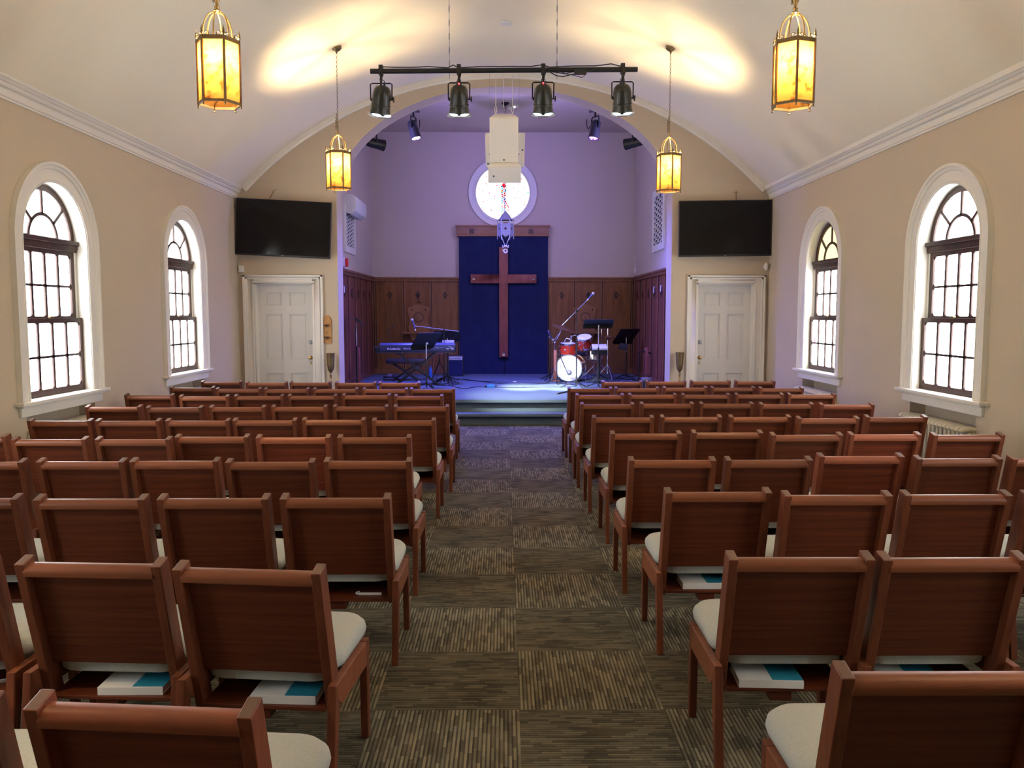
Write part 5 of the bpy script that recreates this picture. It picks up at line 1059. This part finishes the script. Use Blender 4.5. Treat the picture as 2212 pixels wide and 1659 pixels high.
# thin stand and black cases at far right
b = g(1403, 822); b.x = min(b.x, SR - .20); zt = aY(1407, 762, b.y).z; t = mic_stand('thin black microphone stand beside the right wooden post', b, zt, 'round', (aY(1407, 761, b.y), aY(1391, 753, b.y)), group='microphone stands')
b = g(1392, 842); t = thing('equipment_case', 'black equipment case on the stage front, seen between two chairs', 'case', (b.x, 14.0, STG)); zz = aY(1392, 816, 14.0).z - STG; MB().bb(-.07, .07, -.10, .10, 0, zz - .05).build('case_body', M['plastic'], t, bevel=.01); MB().bb(-.075, .075, -.105, .105, zz - .05, zz).build('case_lid', M['grey'], t, bevel=.006); MB().tube([(-.04, 0, zz), (-.03, 0, zz + .05), (.03, 0, zz + .05), (.04, 0, zz)], .008, 6).build('handle', M['black'], t)
# floor cables
rnd = random.Random(5)
def floorcable(pts, lab, r_=.006, mat='black', grp='black cables on the stage floor'):
    P_ = [g(x, y) for x, y in pts]; out = []
    for i in range(len(P_) - 1):
        for k in range(6):
            f = k / 6; a = P_[max(i - 1, 0)]; b2, c_, d_ = P_[i], P_[i + 1], P_[min(i + 2, len(P_) - 1)]
            out.append(.5 * ((2 * b2) + (-a + c_) * f + (2 * a - 5 * b2 + 4 * c_ - d_) * f * f + (-a + 3 * b2 - 3 * c_ + d_) * f ** 3) + Vector((0, 0, r_)))
    out.append(P_[-1] + Vector((0, 0, r_))); out.pop(0)
    tag(MB().tube(out, r_, 5).build('floor_cable', M[mat]), lab, 'cable', grp)
floorcable([(965, 830), (1000, 840), (1030, 836), (1052, 837)], 'black cable from the piano to the small blue box')
floorcable([(1069, 837), (1100, 838), (1160, 837), (1240, 836)], 'black cable from the small blue box towards the right microphone stand')
floorcable([(985, 818), (1040, 824), (1120, 827), (1190, 828), (1245, 832)], 'long black cable crossing the stage floor in front of the cross')
floorcable([(960, 822), (1010, 822), (1080, 829), (1150, 830), (1215, 827)], 'black cable crossing the stage floor behind the small blue box')
floorcable([(930, 826), (950, 832), (975, 825), (955, 820), (935, 829), (965, 834), (990, 830)], 'tangled black cable around the piano microphone stand')
floorcable([(800, 822), (822, 820), (845, 818), (870, 820)], 'thin pale cable by left side panelling', .006, 'grey')
floorcable([(1180, 822), (1230, 826), (1290, 826), (1340, 822)], 'black cable running in front of the bass drum')
floorcable([(1330, 816), (1350, 812), (1372, 816), (1360, 821), (1338, 820), (1352, 815), (1380, 812), (1394, 817)], 'coiled dark cable heap by the right side panelling')
floorcable([(1320, 822), (1340, 818), (1365, 821), (1383, 824), (1370, 826), (1345, 824)], 'loose cable loop in front of the right cable heap')
floorcable([(1300, 826), (1330, 824), (1362, 816), (1375, 808)], 'pale cable curving toward the right panelling', .005, 'grey')
b0_, b1_ = aZ(1204, 852, STG), g(1228, 847); o = MB().cyl(Vector((0, 0, .012)), (b1_ - b0_) + Vector((0, 0, .012)), .012, n=8).ball((0, 0, .014), .018, 8).build('stand_foot', M['black']); o.location = b0_; tag(o, 'black tubular stand foot lying at the stage edge beside the aisle', 'stand foot')

# ------------------------------------------------------------------ lights
w = bpy.data.worlds.new('world'); bpy.context.scene.world = w; w.use_nodes = True; w.node_tree.nodes['Background'].inputs[0].default_value = (.6, .7, 1, 1); w.node_tree.nodes['Background'].inputs[1].default_value = .5
def spot(name, p, d, col, e, ang, blend=.6, r=.05):
    l = bpy.data.lights.new(name, 'SPOT'); l.color = col; l.energy = e; l.spot_size = R(ang); l.spot_blend = blend; l.shadow_soft_size = r
    o = bpy.data.objects.new(name, l); C.objects.link(o); o.location = p; o.rotation_euler = Vector(d).to_track_quat('-Z', 'Y').to_euler(); return o
B1, B2, WHT = (.12, .12, 1), (.34, .28, 1), (.85, .92, 1)
spot('stage_beam_left', LEDS[0][1], LEDS[0][2], B1, 560, 120, .9)
spot('stage_beam_right', LEDS[1][1], LEDS[1][2], B1, 500, 120, .9)
spot('side_beam_left', LEDS[2][1], LEDS[2][2], B2, 120, 150, .9)
spot('side_beam_right', LEDS[3][1], LEDS[3][2], B2, 120, 150, .9)
for i, (t_, p_, d_) in enumerate(PARS):
    tg = [(.5, 13.7, .4), (1.25, 15.75, .8), (.33, 14.62, .4), (.98, 14.62, .4)][i]
    spot('par_beam', p_, Vector(tg) - p_, WHT, (2600, 2200, 8000, 8000)[i], (26, 8, 9, 9)[i], 1.0)
vs_ = bpy.context.scene.view_settings; vs_.view_transform = 'Standard'; vs_.look = 'None'; vs_.gamma = 1; vs_.use_curve_mapping = False; vs_.exposure = 1.38
